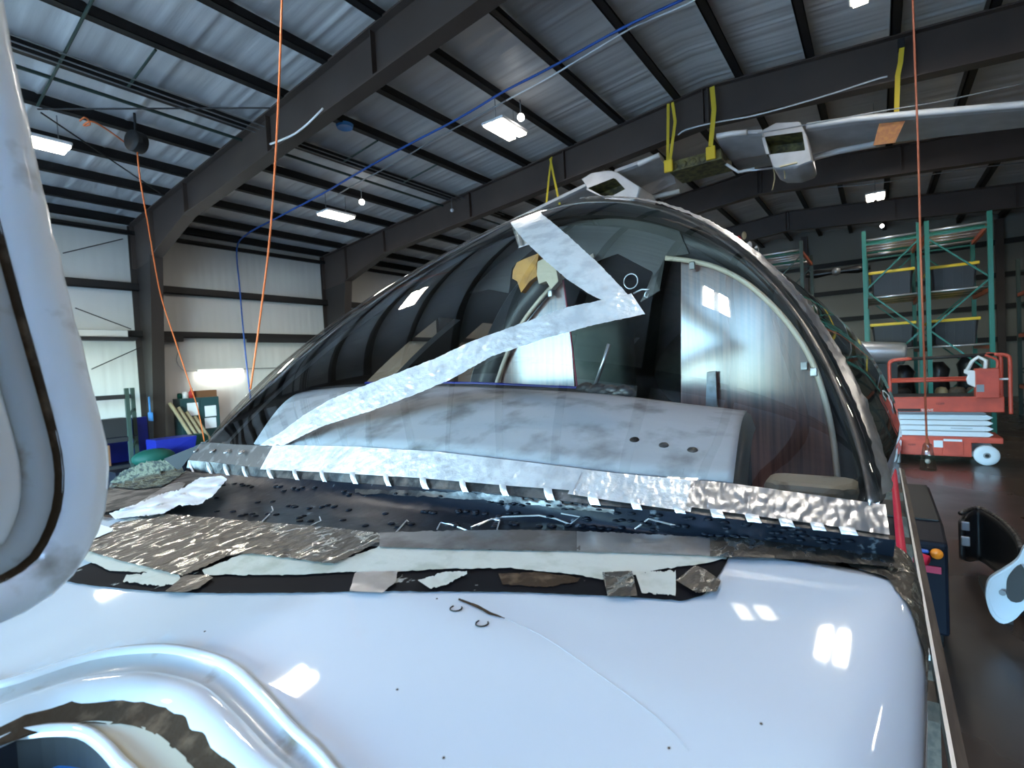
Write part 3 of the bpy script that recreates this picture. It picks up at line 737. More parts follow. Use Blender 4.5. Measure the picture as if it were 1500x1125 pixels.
MB().add([PW(-.05, -.66, -.5), PW(-.05, .66, -.5), PW(3.6, .74, -.5), PW(3.6, -.74, -.5)], [(0, 1, 2, 3)]).build('cabin_floor', M['liner'], plane)
MB().add([PW(-.035, -.66, -.06), PW(-.035, .66, -.06), PW(-.035, .66, -.6), PW(-.035, -.66, -.6)], [(0, 1, 2, 3)]).build('front_bulkhead', M['black'], plane)

# inside: glareshield, partitions, trim
GT = [(445,573),(520,567),(593,566),(700,568),(833,575),(900,580),(1000,593),(1094,604)]
GBt = [(373,651),(520,655),(640,662),(760,676),(900,693),(1000,702),(1074,708)]
T = resample([(x, y, 0) for x, y in GT], 60); B = resample([(x, y, 0) for x, y in GBt], 60); rws = []
for j in range(13):
    s = j / 12; row = []
    for i in range(60):
        q0 = PW(*on_ub((B[i].x, B[i].y), .012)); q1 = on_u((T[i].x, T[i].y), .34)
        q = q0.lerp(q1, s); q.z += .022 * math.sin(PI * s) ; row.append(q)
    rws.append(row)
gl_o = MB().grid(rws).build('glareshield', M['glare'], plane, smooth=True, thick=.006); gtop = rws[-1]
MB().tube(gtop[:44], .009, 8).build('glareshield_roll', M['black'], plane, smooth=True)
MB().tube([p + Vector((.006, 0, .010)) for p in gtop[8:44]], .004, 6).build('blue_piping', M['blue'], plane, smooth=True)
mbx = MB()
for k in range(14):
    p = gtop[43].lerp(gtop[37], k / 13); mbx.sphere(p + Vector((.004, 0, .010 + .004 * math.sin(k * 1.7))), .014, 8, (1, 1.3, .8))
mbx.build('bunched_padding', M['dark_alu'], plane, smooth=True)
edge = [r[-1] for r in rws]
MB().grid([[p for p in edge], [p + Vector((.0, -.006, -.004)) for p in edge], [p + Vector((.01, -.012, -.03)) for p in edge]]).build('glareshield_edge', M['gloss_black'], plane, smooth=True)
MB().grid([[p for p in gtop], [p + Vector((.02, 0, -.02)) for p in gtop], [p + Vector((.03, 0, -.32)) for p in gtop]]).build('instrument_panel', M['black'], plane, smooth=True)
GLB = BVHTree.FromPolygons([tuple(v) for r in [0] for v in [p for rw_ in rws for p in rw_]], [(i*60+k, i*60+k+1, (i+1)*60+k+1, (i+1)*60+k) for i in range(12) for k in range(59)])
def gl_hit(p, off=.004):
    r = ray(*p).normalized(); h = GLB.ray_cast(CAM, r); return h[0] - r * off if h[0] else None
p0 = [gl_hit((637 + 107 * i / 11, 631 + 9 * i / 11)) for i in range(12)]; p1 = [gl_hit((640 + 100 * i / 11, 636 + 15 * i / 11)) for i in range(12)]
if all(p0) and all(p1): MB().grid([p0, p1]).build('defrost_slot', M['rust'], plane)
for (x, y) in ((929, 645), (972, 653), (1014, 660)):
    c = gl_hit((x, y), .004)
    if c: MB().lathe([(.0001, .004), (.006, .003), (.010, -.003)], c, 12, (-.3, 0, .95)).build('snap_button', M['dark_alu'], plane, smooth=True)
UB = .87
def poly_u(name, px, U, mt, thick=.012, smooth=False):
    P = [(on_tilt if mt is M['wood'] else on_u)(p, U) for p in px]; return MB().prism(P, (PW(thick, 0, 0) - PW(0, 0, 0))).build(name, mt, plane, bevel=.002)
poly_u('partition_panel', [(997,384),(1030,386),(1060,396),(1095,417),(1130,446),(1160,482),(1185,522),(1203,565),(1216,620),(1224,690),(1228,790),(997,790)], UB, M['wood'])
poly_u('partition_panel', [(722,640),(728,572),(745,520),(768,474),(790,447),(812,425),(824,404),(829,440),(838,510),(847,640)], UB, M['wood'])
MB().tube([on_u((x, y), UB - .006) for x, y in ((848,590),(842,540),(832,460),(824,404))], .003, 6).build('panel_edge_strip', M['pink'], plane)
tl = [on_u((x, y), UB - .01) for x, y in ((716,600),(728,560),(742,520),(762,478),(790,440),(815,414),(842,393),(870,374))]
trr = [on_u((x, y), UB - .01) for x, y in ((975,378),(1010,382),(1050,392),(1095,416),(1145,462),(1185,520),(1207,580),(1220,640),(1227,700))]
for t_ in (tl, trr): MB().tube(smooth_line(t_, 40), .0075, 8).build('cream_edge_trim', M['trim'], plane, smooth=True)
# ring bulkhead behind the trim
ri = smooth_line([on_u((x, y), UB + .02) for x, y in ((716,640),(722,580),(742,525),(765,478),(795,440),(842,396),(905,372),(975,372),(1050,392),(1100,420),(1150,470),(1190,525),(1212,580),(1226,650),(1230,760))], 60)
ro = smooth_line([on_u((x, y), UB + .02) for x, y in ((684,640),(690,560),(712,498),(745,435),(778,398),(830,350),(905,320),(985,322),(1075,352),(1140,400),(1195,460),(1230,520),(1250,580),(1262,650),(1266,760))], 60)
MB().grid([ri, ro]).build('ring_bulkhead', M['ringm'], plane, smooth=True, thick=.01)
MB().tube(ro[:22], .004, 6).build('ring_edge', M['alu'], plane, smooth=True)
for p in ((806, 430), (1014, 389), (1178, 536), (1192, 545)):
    c = on_u(p, UB - .016); MB().box(c - Vector((.004, .008, .011)), c + Vector((.004, .008, .011))).build('trim_clip', M['alu'], plane, bevel=.002)
q = [on_u(p, UB - .02) for p in ((1036,545),(1050,543),(1052,600),(1034,598))]; MB().prism(q, (-.006, 0, 0)).build('seat_belt_tongue', M['alu'], plane, bevel=.002)
q = [on_u(p, UB - .012) for p in ((1042,590),(1050,590),(1050,640),(1044,640))]; MB().prism(q, (-.004, 0, 0)).build('seat_belt_webbing', M['dark_alu'], plane)
poly_u('orange_foam', [(751,396),(757,384),(770,378),(790,370),(786,388),(787,404),(776,412),(763,429),(757,412),(750,408)], UB - .10, M['foam_o'], .03)
poly_u('cream_foam', [(787,383),(800,377),(813,384),(816,402),(818,412),(807,424),(800,412),(789,416),(786,402)], UB - .10, M['foam_c'], .03)
poly_u('torn_headliner', [(650,412),(700,384),(775,346),(845,323),(913,318),(992,330),(1010,372),(975,378),(940,440),(965,425),(955,398),(905,372),(842,394),(815,372),(780,366),(750,392),(745,430),(715,424),(690,430)], UB + .01, M['liner'], .01)
rg = on_u((924, 412), UB - .1)
MB().tube([rg + Vector((0, .021*math.cos(k/16*2*PI), .021*math.sin(k/16*2*PI))) for k in range(17)], .0018, 6).build('pull_ring', M['zinc'], plane, smooth=True)
MB().tube([on_u(p, UB - .1) for p in ((928,430),(940,424),(952,424),(946,428),(944,434),(948,436),(951,430))], .0028, 6).build('coat_hook', M['zinc'], plane, smooth=True)
MB().tube([on_u(p, UB - .3) for p in ((892,504),(884,530),(870,570))], .005, 6).build('control_rod', M['zinc'], plane, smooth=True)
cc = on_u((1188, 702), .42)
mb = MB(); mb.rings([[cc + Vector((a * .05, b * .075, z)) for a, b in ((-1,-.7),(-.7,-1),(.7,-1),(1,-.7),(1,.7),(.7,1),(-.7,1),(-1,.7))] for z in (-.05, .0)]).build('seat_base_tray', M['beige'], plane, bevel=.012)
for v in (-.36, .36):
    mb = MB(); o_ = PW(1.75, v, -.35)
    mb.rings([[o_ + Vector((.05*math.sin(z*1.2) + a*.07, b*.22*(1 - .25*max(0, z-.5)), z)) for a, b in ((-1,-.8),(-.6,-1),(.6,-1),(1,-.8),(1,.8),(.6,1),(-.6,1),(-1,.8))] for z in (0, .15, .3, .45, .6, .72, .78)])
    mb.build('cabin_seat', M['cabin'], plane, smooth=True)

# ------------------------------------------------------------------ cradle beside the nose
cz = 1.20; cr = thing('timber_cradle', (2.6, -.1, 0), 'narrow timber cradle with metal-edged rail along the airplane side', 'cradle')
MB().box((.3, -.150, cz - .10), (5.2, -.122, cz)).build('rail', M['timber'], cr)
MB().box((.3, -.126, cz), (5.2, -.117, cz + .008)).build('metal_edge', M['zinc'], cr)
for x in (.9, 1.9, 2.2, 3.4, 4.6): MB().box((x, -.122, cz - .12), (x + .12, .05, cz - .06)).build('cross_board', M['timber'], cr)
MB().bar((1.35, -.115, cz - .10), (1.72, -.02, cz - .09), .03, .02).build('diagonal_slat', M['pine'], cr)
MB().bar((2.65, -.115, cz - .10), (3.2, -.02, cz - .09), .03, .02).build('diagonal_slat', M['pine'], cr)
MB().box((2.15, -.118, cz - .06), (2.20, .0, cz - .04)).build('white_clip', M['white'], cr)
for x in (.5, 2.3, 4.1):
    MB().box((x, -.15, 0), (x + .09, -.10, cz - .1)).build('leg', M['timber'], cr)
rd = MB().tube(smooth_line([(2.75, -.075, cz - .02), (3.0, -.07, cz + .0), (3.6, -.07, cz + .02), (4.4, -.075, cz + .015), (5.1, -.08, cz + .0)], 30), .02, 10).build('red_canvas_roll', M['red'], smooth=True)
tag(rd, 'rolled red canvas strip lying along the timber cradle', 'canvas')

# ------------------------------------------------------------------ hung wing
wg = thing('high_wing', (10.9, 2.4, 5.6), 'grey airplane wing with two engine nacelles slung upside down under the rafters', 'wing')
NXp, FXp = 10.55, 11.75
def slab(name, near, far, mt, th=.12, xn=NXp, xf=FXp):
    a = [onX(p, xn) for p in near]; b = [onX(p, xf) for p in far]
    n_ = len(a); rws = []
    for i in range(n_):
        p, q = a[i], b[i]; e = p.lerp(q, .35)
        rws.append([p, p.lerp(q, .08) + Vector((0,0,-.02)), q, q + Vector((0,0,.02)), e + Vector((0, 0, th)), p + Vector((0, 0, .07))])
    return MB().rings(rws).build(name, mt, wg, smooth=False, bevel=.01)
slab('outer_wing', [(640,380),(740,330),(872,266)], [(660,395),(760,345),(880,292)], M['wing'])
slab('inner_wing', [(900,253),(966,229)], [(935,276),(983,255)], M['wing'])
slab('inner_flap', [(905,268),(985,245)], [(942,293),(990,268)], M['wing'], .05, 11.75, 12.2)
slab('inner_wing', [(1050,202),(1094,196),(1117,195)], [(1066,236),(1100,230),(1126,226)], M['wing'])
slab('outer_wing', [(1180,189),(1250,178),(1340,170),(1500,157),(1640,146)], [(1188,224),(1280,212),(1350,204),(1500,187),(1640,174)], M['wing'])
for pts in (((1050,202),(1072,198),(1094,196)), ((1182,187),(1250,177),(1340,169),(1500,156),(1640,145)), ((935,243),(966,229))):
    MB().tube([onX(p, NXp - .05) + Vector((0, 0, .03)) for p in pts], .05, 10).build('leading_edge', M['wingle'], wg, smooth=True)
MB().tube([onX(p, 11.3) for p in ((1188,232),(1230,221),(1282,211))], .055, 10).build('wing_strut', M['wingle'], wg, smooth=True)
MB().tube([onX(p, 11.6) for p in ((935,294),(995,280))], .05, 10).build('wing_strut', M['wingle'], wg, smooth=True)
MB().tube([onX(p, 11.2) for p in ((1058,237),(1082,252),(1105,247))], .03, 8).build('bent_tube', M['wingle'], wg, smooth=True)
MB().tube([onX(p, 11.2) for p in ((1082,252),(1133,246))], .02, 8).build('control_tube', M['zinc'], wg, smooth=True)
a, b = onX((977, 238), 10.8), onX((1056, 217), 10.8); c_, d_ = onX((980, 253), 10.8), onX((1058, 232), 10.8)
MB().prism([a, b, d_, c_], (.9, 0, 0)).build('centre_section', M['olive'], wg, bevel=.02)
for k in range(5):
    p = a.lerp(b, .12 + .18 * k).lerp(c_.lerp(d_, .12 + .18 * k), .55); MB().lathe([(.001, -.02), (.05, -.02), (.07, 0), (.05, .01)], p, 12, (-1, 0, 0)).build('lightening_hole', M['olive'], wg, smooth=True)
def nacelle(px, op, hole_mt):
    P = [onX(p, 10.35) for p in px]; cen = sum(P, Vector()) / len(P)
    mb = MB(); rws = []
    P2 = resample(P + [P[0]], 61)[:-1]
    for dx, sc in ((.0, .95), (.02, .99), (.08, 1.0), (.8, 1.0), (1.3, .8), (1.7, .45)):
        rws.append([cen + (p - cen) * sc + Vector((dx, 0, 0)) for p in P2])
    mb.rings(rws, cap=False); O = [onX(p, 10.35) for p in op]; oc0 = sum(O, Vector()) / len(O); O = [oc0 + (p - oc0) * 1.12 for p in O]; O = resample(O + [O[0]], 121)[:-1]
    # pair opening ring with the front ring by angle
    ang = lambda p, c: math.atan2(p.z - c.z, p.y - c.y)
    oc = sum(O, Vector()) / len(O); fr = rws[0]
    Om = [min(O, key=lambda q: abs((ang(q, oc) - ang(p, cen) + PI) % (2*PI) - PI)) for p in fr]
    mb.rings([fr, [q + Vector((-.0, 0, 0)) for q in Om]], cap=False)
    o_ = mb.build('nacelle', M['wing'], wg, smooth=True)
    m2 = MB(); m2.rings([[q + Vector((-.003, 0, 0)) for q in Om], [oc + (q - oc) * .95 + Vector((.5, 0, 0)) for q in Om]], cap=False); m2.add([oc + (q - oc) * .95 + Vector((.5, 0, 0)) for q in Om], [tuple(range(len(Om)))])
    m2.build('nacelle_opening', hole_mt, o_); return o_
n1 = nacelle([(851,262),(865,253),(890,249),(903,251),(938,274),(934,290),(920,297),(890,292),(860,276)], [(861,277),(899,262),(913,277),(888,290)], M['olive'])
n2 = nacelle([(1116,190),(1136,179),(1172,177),(1182,198),(1190,236),(1164,246),(1133,247),(1126,228)], [(1119,202),(1172,195),(1176,219),(1125,225)], M['olive'])
MB().box(onX((1142,243), 10.3), onX((1168,240), 10.36)).build('exhaust_slot', M['pine'], n2)
for x0 in (1133, 1148): MB().tube([onX((x0 + 2*math.sin(k), 246 + k * 8), 10.5) for k in range(5 if x0 < 1140 else 3)], .012, 5).build('hanging_cable', M['tan'], wg)
pw = [onX(p, 10.45) for p in ((1288,181),(1326,177),(1311,209),(1279,213))]
o = MB().prism(pw, (.05, 0, .01)).build('plywood_pad', M['ply']); tag(o, 'orange-brown plywood pad strapped under the right half of the hung wing', 'board')
def strap(pts, x, label, w=.06):
    o = MB(); P = [onX(p, x) for p in pts]
    for a, b in zip(P, P[1:]): o.bar(a, b, w, .012, up=(1, 0, 0))
    o = o.build('tie_strap', M['yellow']); tag(o, label, 'strap', 'yellow straps holding the hung wing'); return o
strap([(808,230),(804,262),(800,302)], 10.75, 'yellow strap nearest the windshield top, running straight', .05)
strap([(806,232),(812,262),(820,300)], 10.70, 'yellow strap nearest the windshield top, crossing the straight one', .05)
strap([(979,152),(978,240)], 10.75, 'left yellow strap on the olive wing centre section')
strap([(985,150),(989,178),(981,240)], 10.70, 'bent yellow strap on the olive wing centre section')
strap([(1043,127),(1046,160),(1041,214)], 10.72, 'thick yellow strap left of the larger nacelle', .09)
for q in ((979,241),(1041,222)):
    c = onX(q, 10.68); o = MB().box(c + Vector((-.03, -.09, -.16)), c + Vector((.03, .09, .1))).build('ratchet_buckle', M['yellow'], bevel=.02)
    tag(o, 'yellow ratchet at the %s end of the olive wing centre section' % ('left' if q[0] < 1000 else 'right'), 'ratchet')
strap([(1321,70),(1319,92),(1315,110),(1313,178)], 10.72, 'long yellow strap down to the plywood pad', .07)
o = MB().box(onX((1315,58), 10.7), onX((1325,74), 10.85)).build('beam_clamp', M['black']); tag(o, 'black beam clamp at the top of the long yellow strap', 'clamp')

# ------------------------------------------------------------------ ceiling lights
def high_bay(x, y, label, vis=True, tilt=0):
    z = roof_z(y) - .48; t_ = thing('ceiling_light', (x, y, z), label, 'lamp', 'high bay hangar lights')
    MB().box((x - .43, y - .26, z + .03), (x + .43, y + .26, z + .09)).build('housing', M['white'], t_, bevel=.02)
    for s in (-1, 1): MB().box((x - .41, y + s*.13 - .085, z), (x + .41, y + s*.13 + .085, z + .03)).build('diffuser', M['lampglow'], t_)
    for s in (-1, 1): MB().tube([(x + s*.3, y, z + .09), (x + s*.3, y, roof_z(y) + .1)], .008, 5).build('hanger', M['grey'], t_)
    for q in (-1, 1):
        L = bpy.data.lights.new('lamp_light', 'AREA'); L.shape = 'RECTANGLE'; L.size = .82; L.size_y = .15; L.energy = .5 * LAMP_W * (1 if x < 15 and y > -3 else .36); L.color = (1, .94, .86)
        lo = bpy.data.objects.new('lamp_light', L); COL.objects.link(lo); lo.location = (x, y + q * .13, z - .02)
        lo.parent = t_; lo.matrix_parent_inverse = Matrix.Translation(-t_.location)
    return t_
LAMP_W = 46
names = {2.45: 'bay nearest the open door', 8.3: 'bay over the airplane', 14.0: 'bay behind the hung wing', 19.8: 'far bay', 25.2: 'rearmost bay', -3.4: 'bay over the open door'}
rowsn = {11.4: 'outer left row', 5.85: 'inner left row', -.05: 'inner right row', -5.8: 'outer right row'}
for x in (-3.4, 2.45, 8.3, 14.0, 19.8, 25.2):
    for y in (11.4, 5.85, -.05, -5.8):
        if x > 25 and y < 0: continue
        high_bay(x, y, 'white twin-tube hangar light, %s, %s' % (rowsn[y], names[x]))
for k, (p, nm) in enumerate((((530, 296), 'over the left rafter bay beside a twin-tube light'), ((763, 172), 'hanging beside the brightest twin-tube light'), ((1292, 331), 'above the green racks at the far end'), ((662, 308), 'fixed on the brown rafter'))):
    q = on_roof(p, .35) if k != 3 else onX(p, 10.8)
    t_ = thing('small_lamp', q, 'small round %s lamp ' % ('bright' if k != 3 else 'white unlit') + nm, 'lamp')  # last one is a plain bracket, shaped like an unlit bulb
    MB().sphere(q, .07 if k != 3 else .05, 12).build('bulb', M['bulb'] if k != 3 else M['white'], t_, smooth=True); MB().tube([q + Vector((0, 0, .06)), q + Vector((0, 0, .34))], .012, 6).build('stem', M['grey'], t_)
q = on_roof((505, 186), .02); o = MB().lathe([(.01, .0), (.15, -.02), (.17, .04)], q, 20).build('smoke_detector', M['ltblue']); tag(o, 'round pale disc on a purlin beside the brown rafter', 'detector')
t_ = thing('wall_lamp', (7.2, WL - .12, 2.53), 'lit fluorescent tube lamp on the left wall above the cabinet', 'lamp')
MB().box((6.55, WL - .10, 2.56), (7.85, WL - .02, 2.62)).build('housing', M['white'], t_)
MB().tube([(6.58, WL - .12, 2.52), (7.82, WL - .12, 2.52)], .035, 10).build('tube', M['tubeglow'], t_, smooth=True)
L = bpy.data.lights.new('wall_tube_light', 'AREA'); L.shape = 'RECTANGLE'; L.size = 1.2; L.size_y = .1; L.energy = 4; L.color = (1, .95, .85)
lo = bpy.data.objects.new('wall_tube_light', L); COL.objects.link(lo); lo.location = (7.2, WL - .18, 2.5); lo.rotation_euler = (math.radians(35), 0, 0); lo.parent = t_; lo.matrix_parent_inverse = Matrix.Translation(-t_.location)
o = MB().tube(smooth_line([(6.1, WL - .03, 3.5), (6.12, WL - .03, 3.2), (6.05, WL - .03, 2.9), (6.2, WL - .04, 2.62), (6.55, WL - .05, 2.58)], 24), .012, 5).build('lamp_cable', M['grey']); tag(o, 'thin grey cable looping down the wall to the tube lamp', 'cable')
o = MB().tube([(7.85, WL - .05, 2.60), (12.0, WL - .05, 2.60)], .015, 5).build('wall_conduit', M['grey']); tag(o, 'straight grey conduit on the left wall beyond the tube lamp', 'conduit')

# ------------------------------------------------------------------ cords, hoses, wires
def line(name, pts, r, mt, label, cat, n=40):
    o = MB().tube(smooth_line(pts, n), r, 6).build(name, mt, smooth=True); return tag(o, label, cat)
line('extension_cord', [onX(p, 3.4) for p in ((415,-60),(413,0),(409,120),(403,240),(395,350),(383,450),(367,570))], .012, M['cord'], 'orange cord hanging straight down left of the windshield', 'cord')
rl = on_roof((200, 208), .45); rt = thing('cord_reel', rl, 'black cord reel hanging from a purlin at upper left', 'reel')
MB().lathe([(.02, -.10), (.17, -.10), (.18, -.08), (.18, .08), (.17, .10), (.02, .10)], rl, 18, (1, .3, 0)).build('drum', M['black'], rt, smooth=True)
MB().box(rl + Vector((-.03, -.19, -.06)), rl + Vector((.03, .19, .06))).build('bracket', M['black'], rt); MB().tube([rl + Vector((0, 0, .1)), rl + Vector((0, 0, .5))], .02, 6).build('hook', M['black'], rt)
d0 = (rl - CAM).length
cp = [rl + Vector((0, 0, -.17))]
for p, X in (((205,260), 3.6), ((217,330), 3.9), ((235,430), 4.4), ((257,500), 4.7), ((277,560), 5.0), ((290,600), 5.3), ((300,650), 5.6)): cp.append(onX(p, X))
line('reel_cord', cp, .012, M['cord'], 'orange cord slanting down from the black reel to the cabinet', 'cord')
line('loose_cord', [on_roof(p, .3) for p in ((117,177),(125,172),(132,182),(122,184),(135,178),(160,192),(185,210),(192,212))], .014, M['cord'], 'tangled orange cord end beside the black reel', 'cord')
line('drop_cord', [onX(p, 6.0) for p in ((1335,-60),(1337,0),(1341,110),(1345,220),(1349,380),(1353,500),(1356,600),(1358,655))], .0085, M['cord_dull'], 'orange cord hanging at right with a lamp at its end', 'cord')
q = onX((1359, 668), 6.0); t_ = thing('trouble_lamp', q, 'clear plastic lamp cup on the end of the right orange cord', 'lamp')
MB().lathe([(.025, .12), (.035, .10), (.065, -.13), (.06, -.13)], q, 16).build('cup', M['clear'], t_, smooth=True); MB().lathe([(.012, .16), (.016, .12), (.016, .06), (.006, .05)], q, 12).build('socket', M['cord_dull'], t_)
MB().sphere(q + Vector((0, 0, -.05)), .022, 10).build('lamp_bulb', M['white'], t_, smooth=True)
line('air_hose', [on_roof(p, .22) for p in ((1010,-5),(990,4),(910,42),(810,97),(740,133),(700,157),(660,180),(600,211),(530,250),(470,285),(400,322),(362,343))] + [onY(p, WL - .2) for p in ((347,364),(351,420),(356,480),(361,530),(366,575),(372,620))], .022, M['hose'], 'blue air hose strung across the ceiling and down the left wall', 'hose', 90)
line('white_cable', [on_roof(p, .2) for p in ((1030,-8),(1000,9),(950,30),(918,45),(860,80),(800,116),(742,147))], .014, M['white'], 'white cable strung beside the blue air hose', 'cable')
line('grey_conduit', [on_roof(p, .2) for p in ((742,147),(700,170),(640,202),(580,238),(520,270),(495,285))], .014, M['grey'], 'grey conduit continuing below the blue air hose', 'conduit')
line('white_cable_on_rafter', [onX(p, 5.1) for p in ((396,211),(410,206),(430,197),(450,182),(473,159))], .018, M['white'], 'curved white cable under the left brown rafter', 'cable')
line('wire_on_rafter', [onX(p, 10.8) for p in ((993,198),(1005,190),(1045,180),(1110,168),(1200,143),(1284,116),(1300,112))], .014, M['white'], 'pale wire clipped under the middle rafter', 'wire')
line('brace_cable', [onX(p, 10.2) for p in ((1110,195),(1180,183),(1290,163),(1380,148),(1500,122))], .01, M['grey'], 'thin cable running above the hung wing', 'cable')
line('far_cable', [onX(p, 17.5) for p in ((1210,275),(1290,268),(1400,250),(1500,238))], .012, M['grey'], 'thin far cable below the hung wing', 'cable')
for k, dy in enumerate((-.55, -.38, -.22)):
    line('ceiling_wire', [(XF + .2, 9.75 + dy, roof_z(9.75) - .02), (5, 9.75 + dy, roof_z(9.75) - .06), (13, 9.75 + dy, roof_z(9.75) - .03)], .011, M['grey'], 'one of three thin grey wires strung beside a purlin, %s' % ('farthest right', 'middle one', 'nearest the purlin')[k], 'wire')
line('ceiling_pipe', [(XF + .2, 10.05, roof_z(10) - .03), (5, 10.05, roof_z(10) - .03), (20, 10.05, roof_z(10) - .03)], .03, M['rackd'], 'dark conduit pipe along a purlin of the left roof slope', 'pipe')
for k, (p, q) in enumerate((((140, -10), (55, 155)), ((228, 73), (187, 128)), ((553, 206), (502, 238)), ((640, 241), (592, 267)))):
    o = MB().tube([on_roof(p, .05), on_roof(q, .05)], .02, 6).build('cross_pipe', M['rackd']); tag(o, 'dark cross pipe between purlins, %s' % ('farthest left', 'second from the left', 'behind the left rafter', 'beneath the blue hose')[k], 'pipe')
for k, (p, q, Xa, Xb) in enumerate((((55,160),(395,158),2.3,4.9), ((60,165),(235,283),2.3,5.0), ((92,371),(180,350),3.7,5.2), ((110,451),(192,482),3.7,5.1), ((134,541),(205,509),3.8,5.1))):
    yy = WL - .25 if k >= 2 else None
    a = on_roof(p, .3) if k < 2 else onY(p, yy); b = on_roof(q, .5) if k < 2 else onY(q, yy)
    o = MB().tube([a, b], .014, 5).build('brace_rod', M['purlin']); tag(o, 'thin dark bracing rod, %s' % ('level below the roof at upper left', 'slanting below the roof at upper left', 'top one on the left wall', 'slanting down behind the lamp-lit wall', 'lowest one on the left wall')[k], 'rod')
MB_ = MB().box((XF, WL - .5, 3.42), (5.0, WL - .2, 3.50)).build('wall_ledge', M['black'], wall_left)
MB().box((XF, WL - .36, 3.52), (4.85, WL - .2, 3.68)).build('wall_duct', M['panel'], wall_left)
for x0, x1 in ((5.6, 6.2), (8.0, 10.6)): MB().box((x0, WL - .2, 3.42), (x1, WL - .1, 3.56)).build('wall_heater_strip', M['black'], wall_left)

# ------------------------------------------------------------------ left corner clutter
cb = thing('steel_cabinet', (6.3, 15.3, 0), 'dark green steel cabinet with papers on its front under the wall lamp', 'cabinet')
MB().box((5.83, 15.35, 0), (6.82, 15.85, 1.83)).build('body', M['cab'], cb, bevel=.01)
MB().box((6.32, 15.335, .1), (6.80, 15.35, 1.78)).build('door', M['cab'], cb); MB().box((5.85, 15.335, .1), (6.31, 15.35, 1.78)).build('door', M['cab'], cb)
MB().box((6.27, 15.32, .9), (6.30, 15.335, 1.05)).build('handle', M['grey'], cb)
for (x0, x1, z0, z1) in ((5.98, 6.26, 1.35, 1.70), (6.42, 6.72, 1.28, 1.58), (6.40, 6.70, .95, 1.24)): MB().box((x0, 15.325, z0), (x1, 15.332, z1)).build('paper_sheet', M['paper'], cb)
def small(name, mbd, mt, label, cat, **k): o = mbd.build(name, mt, **k); return tag(o, label, cat)
small('wooden_box', MB().box((6.35, 15.4, 1.83), (6.80, 15.8, 2.02)), M['brownbox'], 'brown wooden box on top of the green cabinet', 'box')
small('fire_bottle', MB().lathe([(.01, 0), (.07, 0), (.07, .16), (.03, .22), (.03, .27), (.01, .27)], (6.22, 15.6, 1.83), 14), M['heater'], 'red bottle on the green cabinet beside the wooden box', 'bottle', smooth=True)
small('glass_jar', MB().lathe([(.01, 0), (.07, 0), (.07, .13), (.05, .16), (.05, .18), (.01, .18)], (6.05, 15.6, 1.83), 14), M['white'], 'pale jar on the green cabinet left of the red bottle', 'jar', smooth=True)
small('glass_jar', MB().lathe([(.01, 0), (.06, 0), (.06, .12), (.04, .15), (.01, .15)], (5.92, 15.6, 1.83), 14), M['green'], 'greenish jar at the left end of the green cabinet top', 'jar', smooth=True)
sh = thing('storage_shelf', (3.7, 14.7, 0), 'black perforated-post storage shelf against the left wall', 'shelf')
for x, y in ((4.35, 14.4), (4.62, 14.9), (2.3, 14.4), (2.3, 14.9)): MB().box((x - .04, y - .04, 0), (x + .04, y + .04, 2.2)).build('post', M['rackd'], sh)
for z in (.35, 1.0, 2.0): MB().box((2.3, 14.37, z - .05), (4.4, 14.43, z + .05)).build('beam', M['black'], sh); MB().box((2.3, 14.87, z - .05), (4.62, 14.93, z + .05)).build('beam', M['black'], sh)
for z in (.37, 1.02): MB().box((2.3, 14.4, z + .03), (4.5, 14.9, z + .05)).build('deck', M['cart'], sh)
for z in (.7, 1.5): MB().bar((4.35, 14.4, z), (4.62, 14.9, z + .2), .04, .03).build('brace', M['rackd'], sh)
small('room_divider', MB().box((3.0, 15.1, .0), (4.95, 15.2, 1.45)), M['blue'], 'blue upright sheet standing behind the black shelf', 'divider')
small('black_tote', MB().rings([[(3.4 - s, 14.42 - s*.3, z), (4.3 + s, 14.42 - s*.3, z), (4.3 + s, 14.85, z), (3.4 - s, 14.85, z)] for z, s in ((1.07, 0), (1.5, .04))]), M['black'], 'black tote on the middle deck of the shelf', 'tote')
small('slatted_crate', MB().box((3.45, 14.4, .43), (3.95, 14.8, .9)), M['brownbox'], 'dark crate with pale slats on the lowest shelf deck', 'crate')
small('blue_crate', MB().rings([[(4.6, 13.6, z), (5.4 + s, 13.6 - s, z), (5.4 + s, 14.2, z), (4.6, 14.2, z)] for z, s in ((.55, 0), (.95, .05))]), M['blue'], 'blue plastic crate in front of the dark column', 'crate')
small('crate_stand', MB().box((4.5, 13.5, 0), (5.5, 14.25, .55)), M['cart'], 'dark low stand under the blue crate', 'stand')
small('green_sack', MB().sphere((4.4, 13.2, .62), .36, 14, (1.2, .8, .55)), M['green'], 'dark green sack slumped in front of the shelf', 'sack', smooth=True)
small('sack_stand', MB().box((3.6, 12.9, 0), (4.9, 13.45, .45)), M['cart'], 'dark low bench under the green sack', 'bench')
small('green_drum', MB().lathe([(.01, 0), (.26, 0), (.29, .3), (.26, .85), (.2, .92), (.01, .94)], (5.72, 14.25, 0), 18), M['green'], 'green drum beside the blue crate', 'drum', smooth=True)
for k in range(4):
    a = Vector((6.15 + .13 * k, 14.62, .03)); b = a + Vector((-.62 + .06 * k, .60, 1.72 - .14 * k))
    small('cardboard_tube', MB().tube([a, b], .05, 8), M['tan'], 'tan tube leaning by the cabinet, %s' % ('leftmost of four', 'second of four', 'third of four', 'rightmost of four')[k], 'tube', smooth=True)
dp = thing('dustpan', (5.1, 15.0, 1.4), 'light blue dustpan hanging on the dark wall column', 'dustpan')
